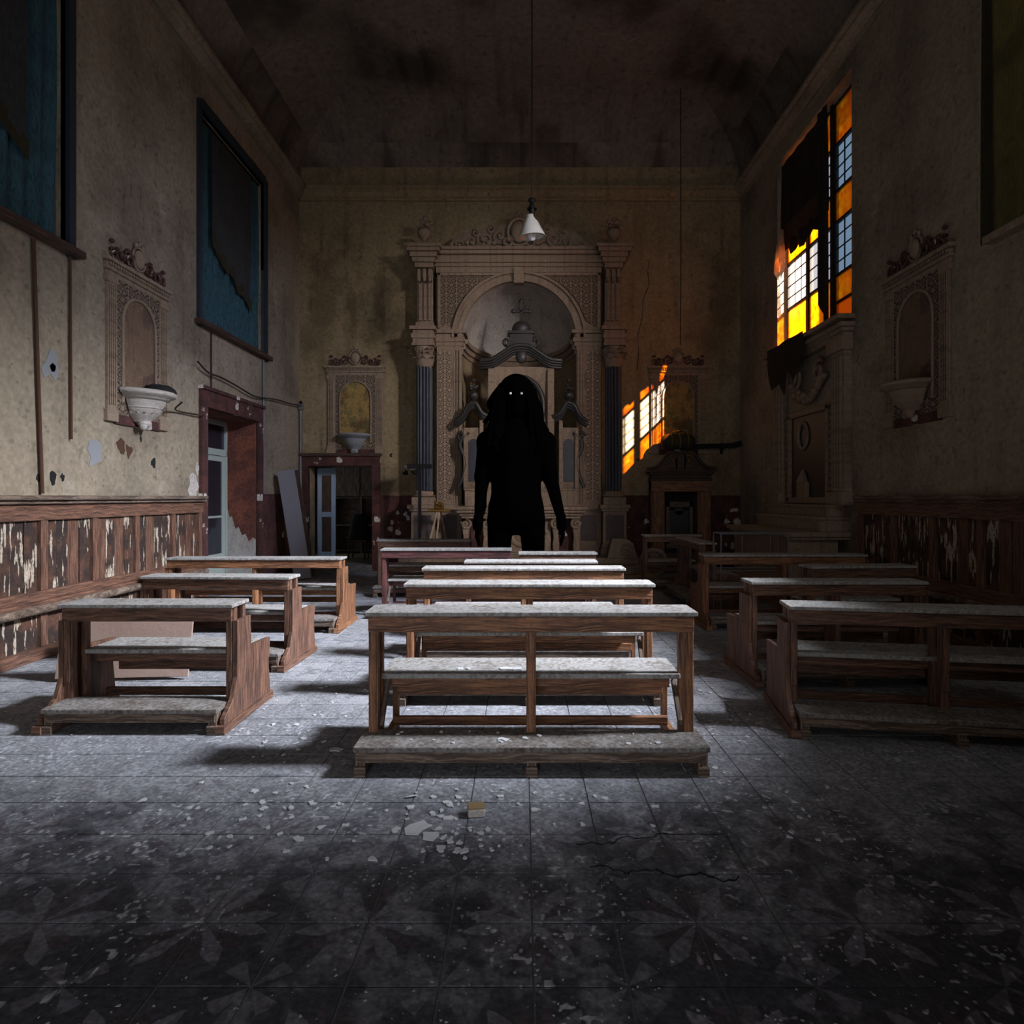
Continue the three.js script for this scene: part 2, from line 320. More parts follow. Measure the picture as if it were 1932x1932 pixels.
// ---------------------------------------------------------------- floor: encaustic tiles with stars, under dust
const TS = 0.32, TX0 = 0.04, TD0 = 2.44;
{
  const floor = struct('floor', null, null, 'dusty encaustic star tile floor', 'floor');
  mesh('slab', span(XL - 0.7, XR + 0.6, -0.3, -0.004, -DB - 0.4, 3.4), M.grout, floor);
  // star print of one tile, star at the corner (0, 0)
  const star = (u, v) => {
    const a = Math.atan2(v, u) * 180 / PI, r = Math.hypot(u, v), a2 = Math.atan2(1 - v, 1 - u) * 180 / PI, r2 = Math.hypot(1 - u, 1 - v);
    const petal = (d, rad, len) => { const t = rad / len; return t < 1 && Math.abs(d) < 11.2 * Math.min(1, (1 - t) * 3.2); };
    if (r2 < 0.42 && Math.abs(a2 - 45) < 16) return [92, 92, 99];
    if (petal(a - 11.5, r, 0.86) || petal(a - 56, r, 0.86)) return [100, 100, 107];
    if (petal(a - 34, r, 0.80) || petal(a - 79, r, 0.80)) return [66, 60, 65];
    return [56, 57, 63];
  };
  // the foreground, 6.4 m by 3.2 m: print, worn, dust thicker towards the pews, also painting in the darker foreground
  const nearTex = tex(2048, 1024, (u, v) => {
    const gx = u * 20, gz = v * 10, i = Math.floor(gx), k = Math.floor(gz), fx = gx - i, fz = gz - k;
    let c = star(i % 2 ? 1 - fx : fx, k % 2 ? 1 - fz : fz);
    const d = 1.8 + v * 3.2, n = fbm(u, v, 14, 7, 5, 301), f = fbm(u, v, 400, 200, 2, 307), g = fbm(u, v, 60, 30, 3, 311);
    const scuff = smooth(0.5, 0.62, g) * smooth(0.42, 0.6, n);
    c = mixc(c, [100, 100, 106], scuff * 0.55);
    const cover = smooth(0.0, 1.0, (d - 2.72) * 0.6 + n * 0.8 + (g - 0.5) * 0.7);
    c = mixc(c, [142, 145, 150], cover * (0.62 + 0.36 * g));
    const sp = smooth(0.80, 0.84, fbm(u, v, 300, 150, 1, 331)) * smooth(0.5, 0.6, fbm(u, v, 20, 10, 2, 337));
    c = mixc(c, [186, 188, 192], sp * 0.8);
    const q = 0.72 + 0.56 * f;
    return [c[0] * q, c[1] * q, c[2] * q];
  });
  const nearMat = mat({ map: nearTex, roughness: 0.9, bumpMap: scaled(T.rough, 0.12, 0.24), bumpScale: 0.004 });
  const pat = (s, dustC, cover, contrast) => tex(512, 512, (u, v) => {
    let c = star(u, v);
    const n = fbm(u, v, 5, 5, 5, s), f = fbm(u, v, 60, 60, 3, s + 3), sp = smooth(0.66, 0.72, fbm(u, v, 34, 34, 2, s + 8));
    const t = clamp(cover + (n - 0.5) * 1.3 + (f - 0.5) * 0.9);
    c = mixc(c, dustC, t * (1 - contrast) + sp * 0.2);
    const k = 0.76 + 0.48 * f;
    return [c[0] * k, c[1] * k, c[2] * k];
  });
  const dusty = [pat(331, [147, 150, 154], 0.84, 0.06), pat(347, [152, 154, 158], 0.9, 0.05)].map((map) => mat({ map, roughness: 0.97, bumpMap: T.rough, bumpScale: 0.006 }));
  const tileGeo = (fu, fv) => {
    const h = TS / 2 - 0.0015, c = 0.003, g = new THREE.CylinderGeometry((h - c) * Math.SQRT2, h * Math.SQRT2, 0.02, 4, 1, false, PI / 4);
    const o = g.toNonIndexed(), p = o.attributes.position, uv = new Float32Array(p.count * 2);
    for (let i = 0; i < p.count; i++) { let u = p.getX(i) / TS + 0.5, v = -p.getZ(i) / TS + 0.5; uv[2 * i] = fu ? 1 - u : u; uv[2 * i + 1] = fv ? 1 - v : v; }
    o.setAttribute('uv', new THREE.BufferAttribute(uv, 2)); o.translate(0, -0.01, 0); o.computeVertexNormals(); return o;
  };
  const nearGeos = new Map(), nearGeo = (i, k) => { const a = ((i % 20) + 20) % 20, b = ((k + 2) % 10 + 10) % 10, key = a + ',' + b; if (!nearGeos.has(key)) { const g = tileGeo(0, 0), uv = g.attributes.uv; for (let n = 0; n < uv.count; n++) uv.setXY(n, (a + uv.getX(n)) / 20, (b + uv.getY(n)) / 10); nearGeos.set(key, g); } return nearGeos.get(key); };
  const geos = [tileGeo(0, 0), tileGeo(1, 0), tileGeo(0, 1), tileGeo(1, 1)], odd = (n) => ((n % 2) + 2) % 2;
  const far = [[], [], []]; let count = 0;
  for (let k = -16; k <= 36; k++) for (let i = -16; i <= 15; i++) {
    const x = TX0 + (i + 0.5) * TS, d = TD0 + (k + 0.5) * TS;
    if (x < XL - 0.05 || x > XR + 0.1 || d < -2.9 || d > DB + 0.1) continue;
    const v = hash(i + 90, k + 40, 5) > 0.5 ? 1 : 0, y = (hash(i + 33, k + 77, 9) - 0.5) * 0.0016, tilt = (hash(i + 13, k + 17, 19) - 0.5) * 0.003, near = d < 5.0;
    const g0 = near ? nearGeo(i, k) : geos[odd(i) + 2 * odd(k)];
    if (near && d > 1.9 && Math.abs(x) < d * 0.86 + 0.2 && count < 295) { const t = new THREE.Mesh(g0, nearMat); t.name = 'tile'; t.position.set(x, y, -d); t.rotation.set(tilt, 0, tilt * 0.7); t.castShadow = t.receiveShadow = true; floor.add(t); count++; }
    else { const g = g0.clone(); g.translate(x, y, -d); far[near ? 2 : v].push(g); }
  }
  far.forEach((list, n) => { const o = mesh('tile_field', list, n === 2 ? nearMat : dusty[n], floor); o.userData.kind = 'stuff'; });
  // cracks that run across the tiles
  const crack = (pts, w) => { const g = []; for (let i = 0; i < pts.length - 1; i++) g.push(bar([pts[i][0], -0.001, -pts[i][1]], [pts[i + 1][0], -0.001, -pts[i + 1][1]], w * rr(0.25, 0.9), 0.006)); return g; };
  const path = (x0, x1, d0, d1, n) => { const p = []; for (let i = 0; i <= n; i++) p.push([x0 + (x1 - x0) * i / n, d0 + (d1 - d0) * i / n + rr(-0.016, 0.016) + 0.02 * Math.sin(i * 0.8)]); return p; };
  mesh('crack', [...crack(path(0.26, 0.72, 2.98, 3.08, 18), 0.012), ...crack(path(0.72, 0.96, 3.08, 3.06, 4), 0.008), ...crack(path(0.30, 0.95, 2.80, 2.72, 24), 0.014)], M.dark, floor);
}

// ---------------------------------------------------------------- wainscot of flaking planks on both side walls
function wainscot(name, side, d0, stiles, d1, label, dim) {
  const o = struct(name, null, null, label, 'wainscot'), X = side < 0 ? XL : XR, s = -side;   // s points into the room
  const sp = (t0, t1, y0, y1, a, b, al) => rspan(X + s * t0, X + s * t1, y0, y1, -a, -b, al);
  const wd = M.woodRed;
  mesh('cap', [sp(0, 0.15, 1.63, 1.68, d0, d1, 'z'), sp(0, 0.11, 1.59, 1.63, d0, d1, 'z')], M.woodGrey, o);
  mesh('top_rail', sp(0, 0.07, 1.42, 1.59, d0, d1, 'z'), wd, o);
  mesh('middle_rail', [sp(0, 0.075, 0.60, 0.70, d0, d1, 'z'), sp(0, 0.10, 0.50, 0.60, d0, d1, 'z')], wd, o);
  mesh('ledge_moulding', move(new THREE.CylinderGeometry(0.045, 0.045, d1 - d0, 10), X + s * 0.115, 0.52, -(d0 + d1) / 2, PI / 2), M.woodGrey, o);
  mesh('skirting', sp(0, 0.09, 0, 0.12, d0, d1, 'z'), wd, o);
  stiles.forEach((d) => mesh('stile', [sp(0, 0.07, 0.70, 1.42, d - 0.045, d + 0.045, 'y'), sp(0, 0.07, 0.12, 0.50, d - 0.045, d + 0.045, 'y')], wd, o));
  for (let i = 0; i < stiles.length - 1; i++) {
    const a = stiles[i] + 0.045, b = stiles[i + 1] - 0.045, n = 4;
    for (let k = 0; k < n; k++) {
      const p0 = a + (b - a) * k / n + 0.004, p1 = a + (b - a) * (k + 1) / n - 0.004, t = 0.022 + rr(0, 0.012);
      mesh('plank', shiftUV(sp(0, t, 0.68, 1.44, p0, p1, 'y'), rr(0, 5), rr(0, 5)), rnd() < 0.75 ? M.plank : M.woodRed, o);
    }
    mesh('lower_panel', shiftUV(sp(0, 0.03, 0.10, 0.52, a, b, 'y'), rr(0, 5), rr(0, 5)), M.plank, o);
  }
  return o;
}
wainscot('trim_7', -1, 4.84, [4.9, 5.68, 6.46, 7.24, 8.03, 8.87, 9.6], 9.68, 'reddish wooden wainscot with flaking planks on the left wall');
wainscot('trim_8', 1, 5.0, [5.05, 5.83, 6.61, 7.39, 8.17, 8.95], 9.0, 'wooden wainscot with flaking planks on the right wall', true);

// ---------------------------------------------------------------- left door with its painted reveal
{
  const o = struct('door_1', null, null, 'tall pale green glazed door in a reddish flaking reveal of the left wall', 'door');
  const c0 = 9.85, c1 = 11.8;
  mesh('casing', [rspan(XL - 0.02, XL + 0.06, 0, 3.34, -(c0 - 0.18), -c0, 'y'), rspan(XL - 0.02, XL + 0.06, 0, 3.34, -c1, -(c1 + 0.16), 'y'), rspan(XL - 0.02, XL + 0.06, 3.08, 3.34, -c0, -c1, 'z'), rspan(XL - 0.02, XL + 0.09, 3.34, 3.40, -(c0 - 0.2), -(c1 + 0.18), 'z')], M.maroon, o);
  mesh('reveal_panel', [span(XL - 0.64, XL - 0.015, 0, 3.07, -(c1 - 0.015), -c1), span(XL - 0.64, XL - 0.015, 3.065, 3.08, -c0, -c1), span(XL - 0.64, XL - 0.015, 0, 3.07, -c0, -(c0 + 0.015))], M.reveal, o);
  // the bare white plaster where the paint has fallen off the far reveal
  const sh = []; sh.push([0, 0], [0.60, 0]); const edge = [0.60, 0.86, 0.55, 0.90, 0.47, 0.82, 0.41, 0.97, 0.34, 0.94, 0.28, 1.10, 0.22, 1.06, 0.15, 1.30, 0.11, 1.28, 0.06, 1.48, 0.02, 1.30];
  for (let i = 0; i < edge.length; i += 2) sh.push([edge[i], edge[i + 1]]);
  mesh('bare_plaster', move(extrude(sh, 0.006), XL - 0.62, 0, -(c1 - 0.014)), M.plaster, o);
  const X = XL - 0.60, leaf = (a, b) => {
    const g = [], f = (y0, y1, p, q) => g.push(rspan(X - 0.025, X + 0.025, y0, y1, -p, -q, 'y'));
    f(0.02, 2.42, a, a + 0.10); f(0.02, 2.42, b - 0.10, b); f(0.02, 0.62, a + 0.1, b - 0.1); f(1.28, 1.32, a + 0.1, b - 0.1); f(2.32, 2.42, a + 0.1, b - 0.1);
    const l = mesh('door_leaf', g, M.mint, o);
    mesh('kick_panel', rspan(X - 0.03, X + 0.035, 0.14, 0.52, -(a + 0.18), -(b - 0.18), 'y'), M.mint, l);
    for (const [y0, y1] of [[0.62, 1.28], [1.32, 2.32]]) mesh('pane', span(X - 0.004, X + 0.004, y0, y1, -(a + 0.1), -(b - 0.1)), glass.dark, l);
    mesh('handle', [rod([X + 0.03, 1.1, -(a + 0.05)], [X + 0.08, 1.1, -(a + 0.05)], 0.012), rod([X + 0.08, 1.1, -(a + 0.05)], [X + 0.08, 1.1, -(a + 0.16)], 0.012)], M.iron, l);
  };
  leaf(c0 + 0.06, c0 + 0.97); leaf(c0 + 0.98, c1 - 0.06);
  mesh('door_frame', [rspan(X - 0.05, X + 0.05, 0, 3.06, -c0, -(c0 + 0.06), 'y'), rspan(X - 0.05, X + 0.05, 0, 3.06, -(c1 - 0.06), -c1, 'y'), rspan(X - 0.05, X + 0.05, 2.42, 2.54, -c0, -c1, 'z'), rspan(X - 0.05, X + 0.05, 2.98, 3.07, -c0, -c1, 'z'), rspan(X - 0.04, X + 0.04, 2.54, 2.98, -(c0 + 0.955), -(c0 + 0.995), 'y')], M.mint, o);
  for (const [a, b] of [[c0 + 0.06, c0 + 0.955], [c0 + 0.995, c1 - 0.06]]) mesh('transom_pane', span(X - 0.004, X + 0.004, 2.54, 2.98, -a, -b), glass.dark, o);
  // the closed passage behind the door
  struct('wall_passage', [span(XL - 3, XL - 2.8, 0, 3.6, -8.6, -13), span(XL - 3, XL - 0.7, 0, 3.6, -8.6, -8.8), span(XL - 3, XL - 0.7, 0, 3.6, -12.8, -13), span(XL - 3, XL - 0.7, 3.4, 3.6, -8.6, -13), span(XL - 3, XL - 0.7, -0.1, 0, -8.6, -13)], M.wall, 'unlit passage behind the glazed door', 'wall');
}
// ---------------------------------------------------------------- doorway in the back wall and the room beyond
{
  const x0 = -4.79, x1 = -3.36, h = 2.36;
  const o = struct('door_2', null, null, 'dark doorway with flaking maroon casing left of the altar', 'door');
  mesh('casing', [rspan(x0 - 0.17, x0, 0, h, -DB - 0.05, -DB + 0.06, 'y'), rspan(x1, x1 + 0.18, 0, h, -DB - 0.05, -DB + 0.06, 'y'), rspan(x0 - 0.17, x1 + 0.18, h, h + 0.22, -DB - 0.05, -DB + 0.06)], M.maroon, o);
  mesh('lintel_moulding', rspan(x0 - 0.19, x1 + 0.21, h + 0.22, h + 0.28, -DB - 0.02, -DB + 0.11), M.walnut, o);
  mesh('threshold', rspan(x0, x1, 0, 0.14, -DB - 0.4, -DB + 0.12), M.thinDust, o);
  // open leaf with two pale stiles
  const leaf = mesh('door_leaf', [rspan(-4.74, -4.64, 0.15, h - 0.03, -14.52, -14.48, 'y'), rspan(-4.42, -4.32, 0.15, h - 0.03, -14.52, -14.48, 'y'), rspan(-4.64, -4.42, 0.15, 0.4, -14.52, -14.48), rspan(-4.64, -4.42, 1.2, 1.32, -14.52, -14.48), rspan(-4.64, -4.42, h - 0.2, h - 0.03, -14.52, -14.48)], M.paleBlue, o);
  mesh('leaf_panel', [span(-4.64, -4.42, 0.4, 1.2, -14.51, -14.49, 'y'), span(-4.64, -4.42, 1.32, h - 0.2, -14.51, -14.49, 'y')], M.walnut, leaf);
  struct('wall_sacristy', [span(-6, -1.6, -0.1, 0.12, -18, -14.45), span(-6, -1.6, 0.12, 3.4, -18, -17.8), span(-6, -5.8, 0.12, 0.9, -18, -14.45), span(-6, -5.8, 2.6, 3.4, -18, -14.45), span(-6, -5.8, 0.9, 2.6, -18, -17), span(-6, -5.8, 0.9, 2.6, -15.6, -14.45), span(-1.8, -1.6, 0.12, 3.4, -18, -14.45), span(-6, -1.6, 3.4, 3.6, -18, -14.45)], M.backWall, 'ochre walled room beyond the back doorway', 'wall');
  const c = thing('cupboard', 'tall ochre cupboard with dark openings seen through the back doorway', 'cupboard', [-4.35, 0.12, -17.35]);
  mesh('body', [rspan(-0.85, 0.75, 0, 2.5, -0.28, -0.2), rspan(-0.85, -0.78, 0, 2.5, -0.2, 0.2, 'y'), rspan(0.68, 0.75, 0, 2.5, -0.2, 0.2, 'y'), rspan(-0.88, 0.78, 2.45, 2.55, -0.25, 0.25), rspan(-0.1, -0.04, 0, 2.5, -0.2, 0.2, 'y')], M.woodGrey, c);
  for (const y of [0.05, 0.75, 1.5]) mesh('shelf', rspan(-0.78, 0.68, y, y + 0.04, -0.2, 0.19), M.woodGrey, c);
  for (const [a, b] of [[-0.78, -0.1], [-0.04, 0.68]]) mesh('cupboard_door', rspan(a, b, 1.56, 2.44, 0.18, 0.22, 'y'), M.woodGrey, c);
  const s = thing('draped_chair', 'dark cloth draped over a chair in the room beyond the back doorway', 'chair', [-4.1, 0.12, -15.7]);
  mesh('seat', rspan(-0.24, 0.24, 0.42, 0.48, -0.24, 0.24), M.walnut, s);
  for (const [a, b] of [[-0.2, -0.2], [0.2, -0.2], [-0.2, 0.2], [0.2, 0.2]]) mesh('leg', rspan(a - 0.02, a + 0.02, 0, 0.42, b - 0.02, b + 0.02, 'y'), M.walnut, s);
  mesh('drape', move(lathe([[0.02, 1.12], [0.14, 1.1], [0.2, 0.95], [0.24, 0.7], [0.3, 0.5]], 14), 0, 0, -0.05), M.dark, s);
}
{
  const o = struct('door_3', null, null, 'added unseen doorway that frames the fill light behind the viewer', 'door');  // unseen doorway made up to carry the low fill light
  mesh('casing', [rspan(-1.62, -1.5, 0, 2.7, 2.97, 3.06, 'y'), rspan(0.1, 0.2, 0, 2.7, 2.97, 3.06, 'y'), rspan(-1.62, 0.2, 2.7, 2.84, 2.97, 3.06)], M.walnut, o);
  mesh('door_leaf', rspan(-1.5, -1.45, 0.02, 2.68, 3.42, 4.2, 'y'), M.walnut, o);
}
// ---------------------------------------------------------------- windows
// right wall, far: three stained lights
function stainedLight(parent, d0, d1, rows, X, grid) {
  const w = 0.035, f = [rspan(X - 0.03, X + 0.03, 4.38, 8.03, -d0, -(d0 + w), 'y'), rspan(X - 0.03, X + 0.03, 4.38, 8.03, -(d1 - w), -d1, 'y')];
  for (const [y0, , ] of rows) f.push(rspan(X - 0.03, X + 0.03, y0 - 0.02, y0 + 0.02, -d0, -d1, 'z'));
  f.push(rspan(X - 0.03, X + 0.03, 7.99, 8.03, -d0, -d1, 'z'));
  const l = mesh('casement', f, M.frame, parent);
  for (const [y0, y1, m, nx, ny] of rows) {
    mesh('glass_panel', span(X - 0.003, X + 0.003, y0 + 0.02, y1 - 0.02, -(d0 + w), -(d1 - w)), m, l);
    if (nx) {
      const g = [];
      for (let i = 1; i < nx; i++) { const d = d0 + w + (d1 - d0 - 2 * w) * i / nx; g.push(span(X - 0.008, X + 0.008, y0 + 0.02, y1 - 0.02, -(d - 0.008), -(d + 0.008))); }
      for (let i = 1; i < ny; i++) { const y = y0 + (y1 - y0) * i / ny; g.push(span(X - 0.008, X + 0.008, y - 0.008, y + 0.008, -(d0 + w), -(d1 - w))); }
      mesh('lead_grid', g, M.lead, l);
    }
  }
}
{
  const o = struct('window_1', null, null, 'torn stained glass window with amber and clear panes in the right wall', 'window'), X = 5.1;
  const rows = (a, b, c) => [[4.38, 5.24, a], [5.24, 6.1, b, 3, 4], [6.1, 6.6, glass.amber], [6.6, 7.35, c, 3, 4], [7.35, 8.03, glass.amber]];
  stainedLight(o, 11.12, 11.97, rows(glass.amber, glass.clear, glass.clear), X);
  stainedLight(o, 10.24, 11.06, rows(glass.amber, glass.clear, glass.clear), X);
  stainedLight(o, 9.33, 10.18, [[4.38, 4.8, glass.orange], [4.8, 5.24, glass.amber], ...rows(glass.amber, glass.blue, glass.blue).slice(1)], X);
  mesh('mullion', [rspan(X - 0.06, X + 0.06, 4.36, 8.05, -11.06, -11.12, 'y'), rspan(X - 0.06, X + 0.06, 4.36, 8.05, -10.18, -10.24, 'y')], M.frame, o);
  mesh('sill', rspan(4.64, 5.2, 4.30, 4.37, -9.2, -12.1, 'z'), M.stone, o);
  const b = struct('added_trim_9', span(5.5, 6.5, 0, 9, -8.3, -9.1), M.stone, 'added unseen masonry block that keeps sun off part of the stained window', 'buttress');  // unseen block added to cut the sun from the nearer casements
}
// cloth with folds along a line of points: each column [d, x, top, bottom]
function cloth(cols, rowsN = 10, wob = 0.03, side = 'z') {
  const pos = [], idx = [], n = cols.length;
  for (let j = 0; j <= rowsN; j++) for (let i = 0; i < n; i++) { const [d, x, t, b] = cols[i], y = t + (b - t) * j / rowsN; pos.push(x + Math.sin(i * 1.9 + j * 0.22) * wob * (0.4 + 0.6 * j / rowsN), y, -d); }
  for (let j = 0; j < rowsN; j++) for (let i = 0; i < n - 1; i++) { const a = j * n + i; idx.push(a, a + 1, a + n, a + 1, a + n + 1, a + n); }
  const g = new THREE.BufferGeometry(); g.setAttribute('position', new THREE.Float32BufferAttribute(pos, 3)); g.setIndex(idx); g.computeVertexNormals();
  return boxUV(g);
}
const T_cloth = tex(512, 512, (u, v) => { const f = fbm(u, v, 180, 20, 2, 401), n = fbm(u, v, 6, 5, 4, 405); const k = 0.6 + 0.5 * f + 0.3 * (n - 0.5); return [255 * k, 255 * k, 255 * k]; });
const fabric = (c, tr = 0) => phys({ color: c, map: scaled(T_cloth, 1), roughness: 1, transmission: tr, thickness: 0, side: THREE.DoubleSide });
M.rag = fabric(0x2a211a); M.ragPale = fabric(0xb9a58c, 0.4); M.teal = fabric(0x335762); M.tealDark = fabric(0x3a3b3b); M.olive = fabric(0x332d12, 0.02); M.ragRust = fabric(0x4a3018);
{
  const ragged = (d0, d1, x, top, f, n = 16) => { const c = []; for (let i = 0; i <= n; i++) { const d = d0 + (d1 - d0) * i / n; c.push([d, x, top, f(i / n) + rr(-0.09, 0.09)]); } return c; };
  tag(mesh('torn_curtain', cloth(ragged(10.2, 12.15, 4.98, 8.0, (t) => 6.15 + 0.35 * Math.abs(t - 0.5))), M.rag), 'dark torn curtain hanging over the top of the stained glass window', 'curtain');
  tag(mesh('torn_curtain', cloth(ragged(10.05, 10.36, 4.9, 8.0, (t) => 4.42 + 0.5 * t, 6)), M.rag), 'long dark curtain strip hanging between two stained window lights', 'curtain');
  tag(mesh('torn_curtain', cloth([[11.62, 4.86, 6.62, 5.98], [11.68, 4.85, 6.66, 5.72], [11.74, 4.85, 6.7, 6.0], [11.82, 4.85, 6.68, 5.62], [11.9, 4.86, 6.6, 5.8], [11.98, 4.86, 6.4, 5.95]], 8, 0.04), M.ragPale), 'pale shredded curtain scrap at the edge of the stained glass window', 'curtain');
  tag(mesh('torn_curtain', cloth([[11.78, 4.86, 5.64, 5.1], [11.82, 4.85, 5.66, 4.95], [11.87, 4.86, 5.6, 5.2]], 6, 0.02), M.ragPale), 'thin pale thread of curtain dangling below the shredded scrap', 'curtain');
  tag(mesh('torn_curtain', cloth([[10.3, 4.62, 4.40, 4.15], [10.6, 4.61, 4.40, 3.65], [10.8, 4.61, 4.40, 3.85], [11.05, 4.61, 4.40, 3.45], [11.3, 4.62, 4.40, 3.7], [11.5, 4.62, 4.40, 3.62], [11.75, 4.62, 4.40, 3.9]], 6, 0.04), M.rag), 'dark rag drooping over the sill below the stained glass window', 'curtain');
  tag(mesh('torn_curtain', cloth(ragged(10.4, 11.8, 4.93, 6.75, () => 6.42, 10), 5, 0.02), M.ragRust), 'rust coloured curtain remnant beneath the dark torn curtain', 'curtain');
}
{ // right wall, near: plain glazed window with a drawn olive curtain at its far side
  const o = struct('window_2', null, null, 'tall glazed window of the right wall near the viewer', 'window'), X = 5.3;
  const f = [rspan(X - 0.04, X + 0.04, 4.36, 4.46, -3.76, -6.39, 'z'), rspan(X - 0.04, X + 0.04, 7.95, 8.05, -3.76, -6.39, 'z'), rspan(X - 0.04, X + 0.04, 6.4, 6.48, -3.76, -6.39, 'z')];
  for (const d of [3.76, 4.61, 5.46, 6.29]) f.push(rspan(X - 0.04, X + 0.04, 4.4, 8.0, -d, -(d + 0.1), 'y'));
  mesh('window_frame', f, M.frame, o);
  for (const d of [3.86, 4.71, 5.56]) for (const [a, b] of [[4.46, 6.4], [6.48, 7.95]]) mesh('pane', span(X - 0.003, X + 0.003, a, b, -d, -(d + 0.75)), glass.clear, o);
  mesh('sill', rspan(4.78, 5.4, 4.28, 4.36, -3.65, -6.5, 'z'), M.stone, o);
  tag(mesh('curtain', cloth(Array.from({ length: 9 }, (_, i) => [5.9 + i * 0.085, 4.84, 8.1, 4.3]), 12, 0.02), M.olive), 'dull olive yellow curtain at the edge of the near right window', 'curtain');
  tag(mesh('curtain', cloth(Array.from({ length: 22 }, (_, i) => [3.7 + i * 0.131, 4.99, 8.04, 7.15 + rr(-0.06, 0.06)]), 8, 0.02), M.rag), 'added dark cloth that blocks light at the top of the near right window', 'curtain');  // cloth added to stop window light reaching the upper left wall
  struct('added_sun_blocker', [span(9.6, 12, 0, 17, -2.3, 5), span(4.2, 12, 0, 17, 5.0, 7.5)], M.stone, 'added unseen stone blocks that keep the sun out of the other windows', 'tower');  // unseen masses added to block the sun
}
// left wall: two windows closed by shutters, with teal curtains
function curtained(name, d0, d1, label, lab2) {
  const o = struct(name, null, null, label, 'window');
  for (let i = 0; i < 6; i++) mesh('shutter_board', rspan(XL - 0.66, XL - 0.6, 4.4, 7.7, -(d0 + (d1 - d0) * i / 6 + 0.004), -(d0 + (d1 - d0) * (i + 1) / 6 - 0.004), 'y'), M.walnut, o);
  mesh('frame', [rspan(XL - 0.06, XL + 0.05, 4.3, 7.8, -d0, -(d0 - 0.1), 'y'), rspan(XL - 0.06, XL + 0.05, 4.3, 7.8, -d1, -(d1 + 0.1), 'y'), rspan(XL - 0.06, XL + 0.05, 7.7, 7.85, -d0, -d1, 'z')], M.frameBlue, o);
  mesh('sill', rspan(XL - 0.1, XL + 0.12, 4.32, 4.4, -(d0 - 0.16), -(d1 + 0.16), 'z'), M.walnut, o);
  const n = 40, c = Array.from({ length: n + 1 }, (_, i) => [d0 + (d1 - d0) * i / n, XL - 0.12, 7.68, 4.44 + 0.03 * Math.sin(i * 2.1)]);
  const k = thing('curtain', lab2, 'curtain', [0, 0, 0]);
  mesh('hanging', cloth(c, 14, 0.045), M.teal, k);
  // the faded middle of the cloth with a yellowed slanting edge
  const low = (t) => 5.85 - 0.6 * t + 0.05 * Math.sin(t * 17), at = (t) => d0 + (d1 - d0) * (0.2 + 0.62 * t);
  mesh('faded_field', cloth(Array.from({ length: 15 }, (_, i) => [at(i / 14), XL - 0.06, 7.62, low(i / 14)]), 12, 0.02), M.tealDark, k);
  mesh('yellow_hem', cloth(Array.from({ length: 15 }, (_, i) => [at(i / 14), XL - 0.05, low(i / 14) + 0.1, low(i / 14) - 0.12]), 3, 0.02), M.olive, k);
  mesh('rod', rod([XL - 0.1, 7.69, -d0], [XL - 0.1, 7.69, -d1], 0.02, 8), M.iron, k);
}
M.frameBlue = mat({ color: 0x1f2a33, roughness: 0.8 });
curtained('window_3', 9.7, 12.1, 'recessed window above the glazed door, hidden by a teal curtain', 'faded teal curtain with a yellowed field above the glazed door');
curtained('window_4', 4.3, 6.85, 'recessed window nearer the viewer on the left wall, hidden by a teal curtain', 'faded teal curtain above the flaking wainscot of the left wall');
{
  const o = struct('window_5', null, null, 'added unseen window that frames the upper fill light behind the viewer', 'window');  // unseen window made up to carry the upper fill light
  mesh('window_frame', [rspan(2.1, 4.7, 5.5, 5.58, 3.15, 3.23), rspan(2.1, 4.7, 7.62, 7.7, 3.15, 3.23), ...[2.1, 2.94, 3.78, 4.62].map((x) => rspan(x, x + 0.08, 5.5, 7.7, 3.15, 3.23, 'y'))], M.frame, o);
  for (const x of [2.18, 3.02, 3.86]) mesh('pane', span(x, x + 0.76, 5.58, 7.62, 3.185, 3.191), glass.clear, o);
}
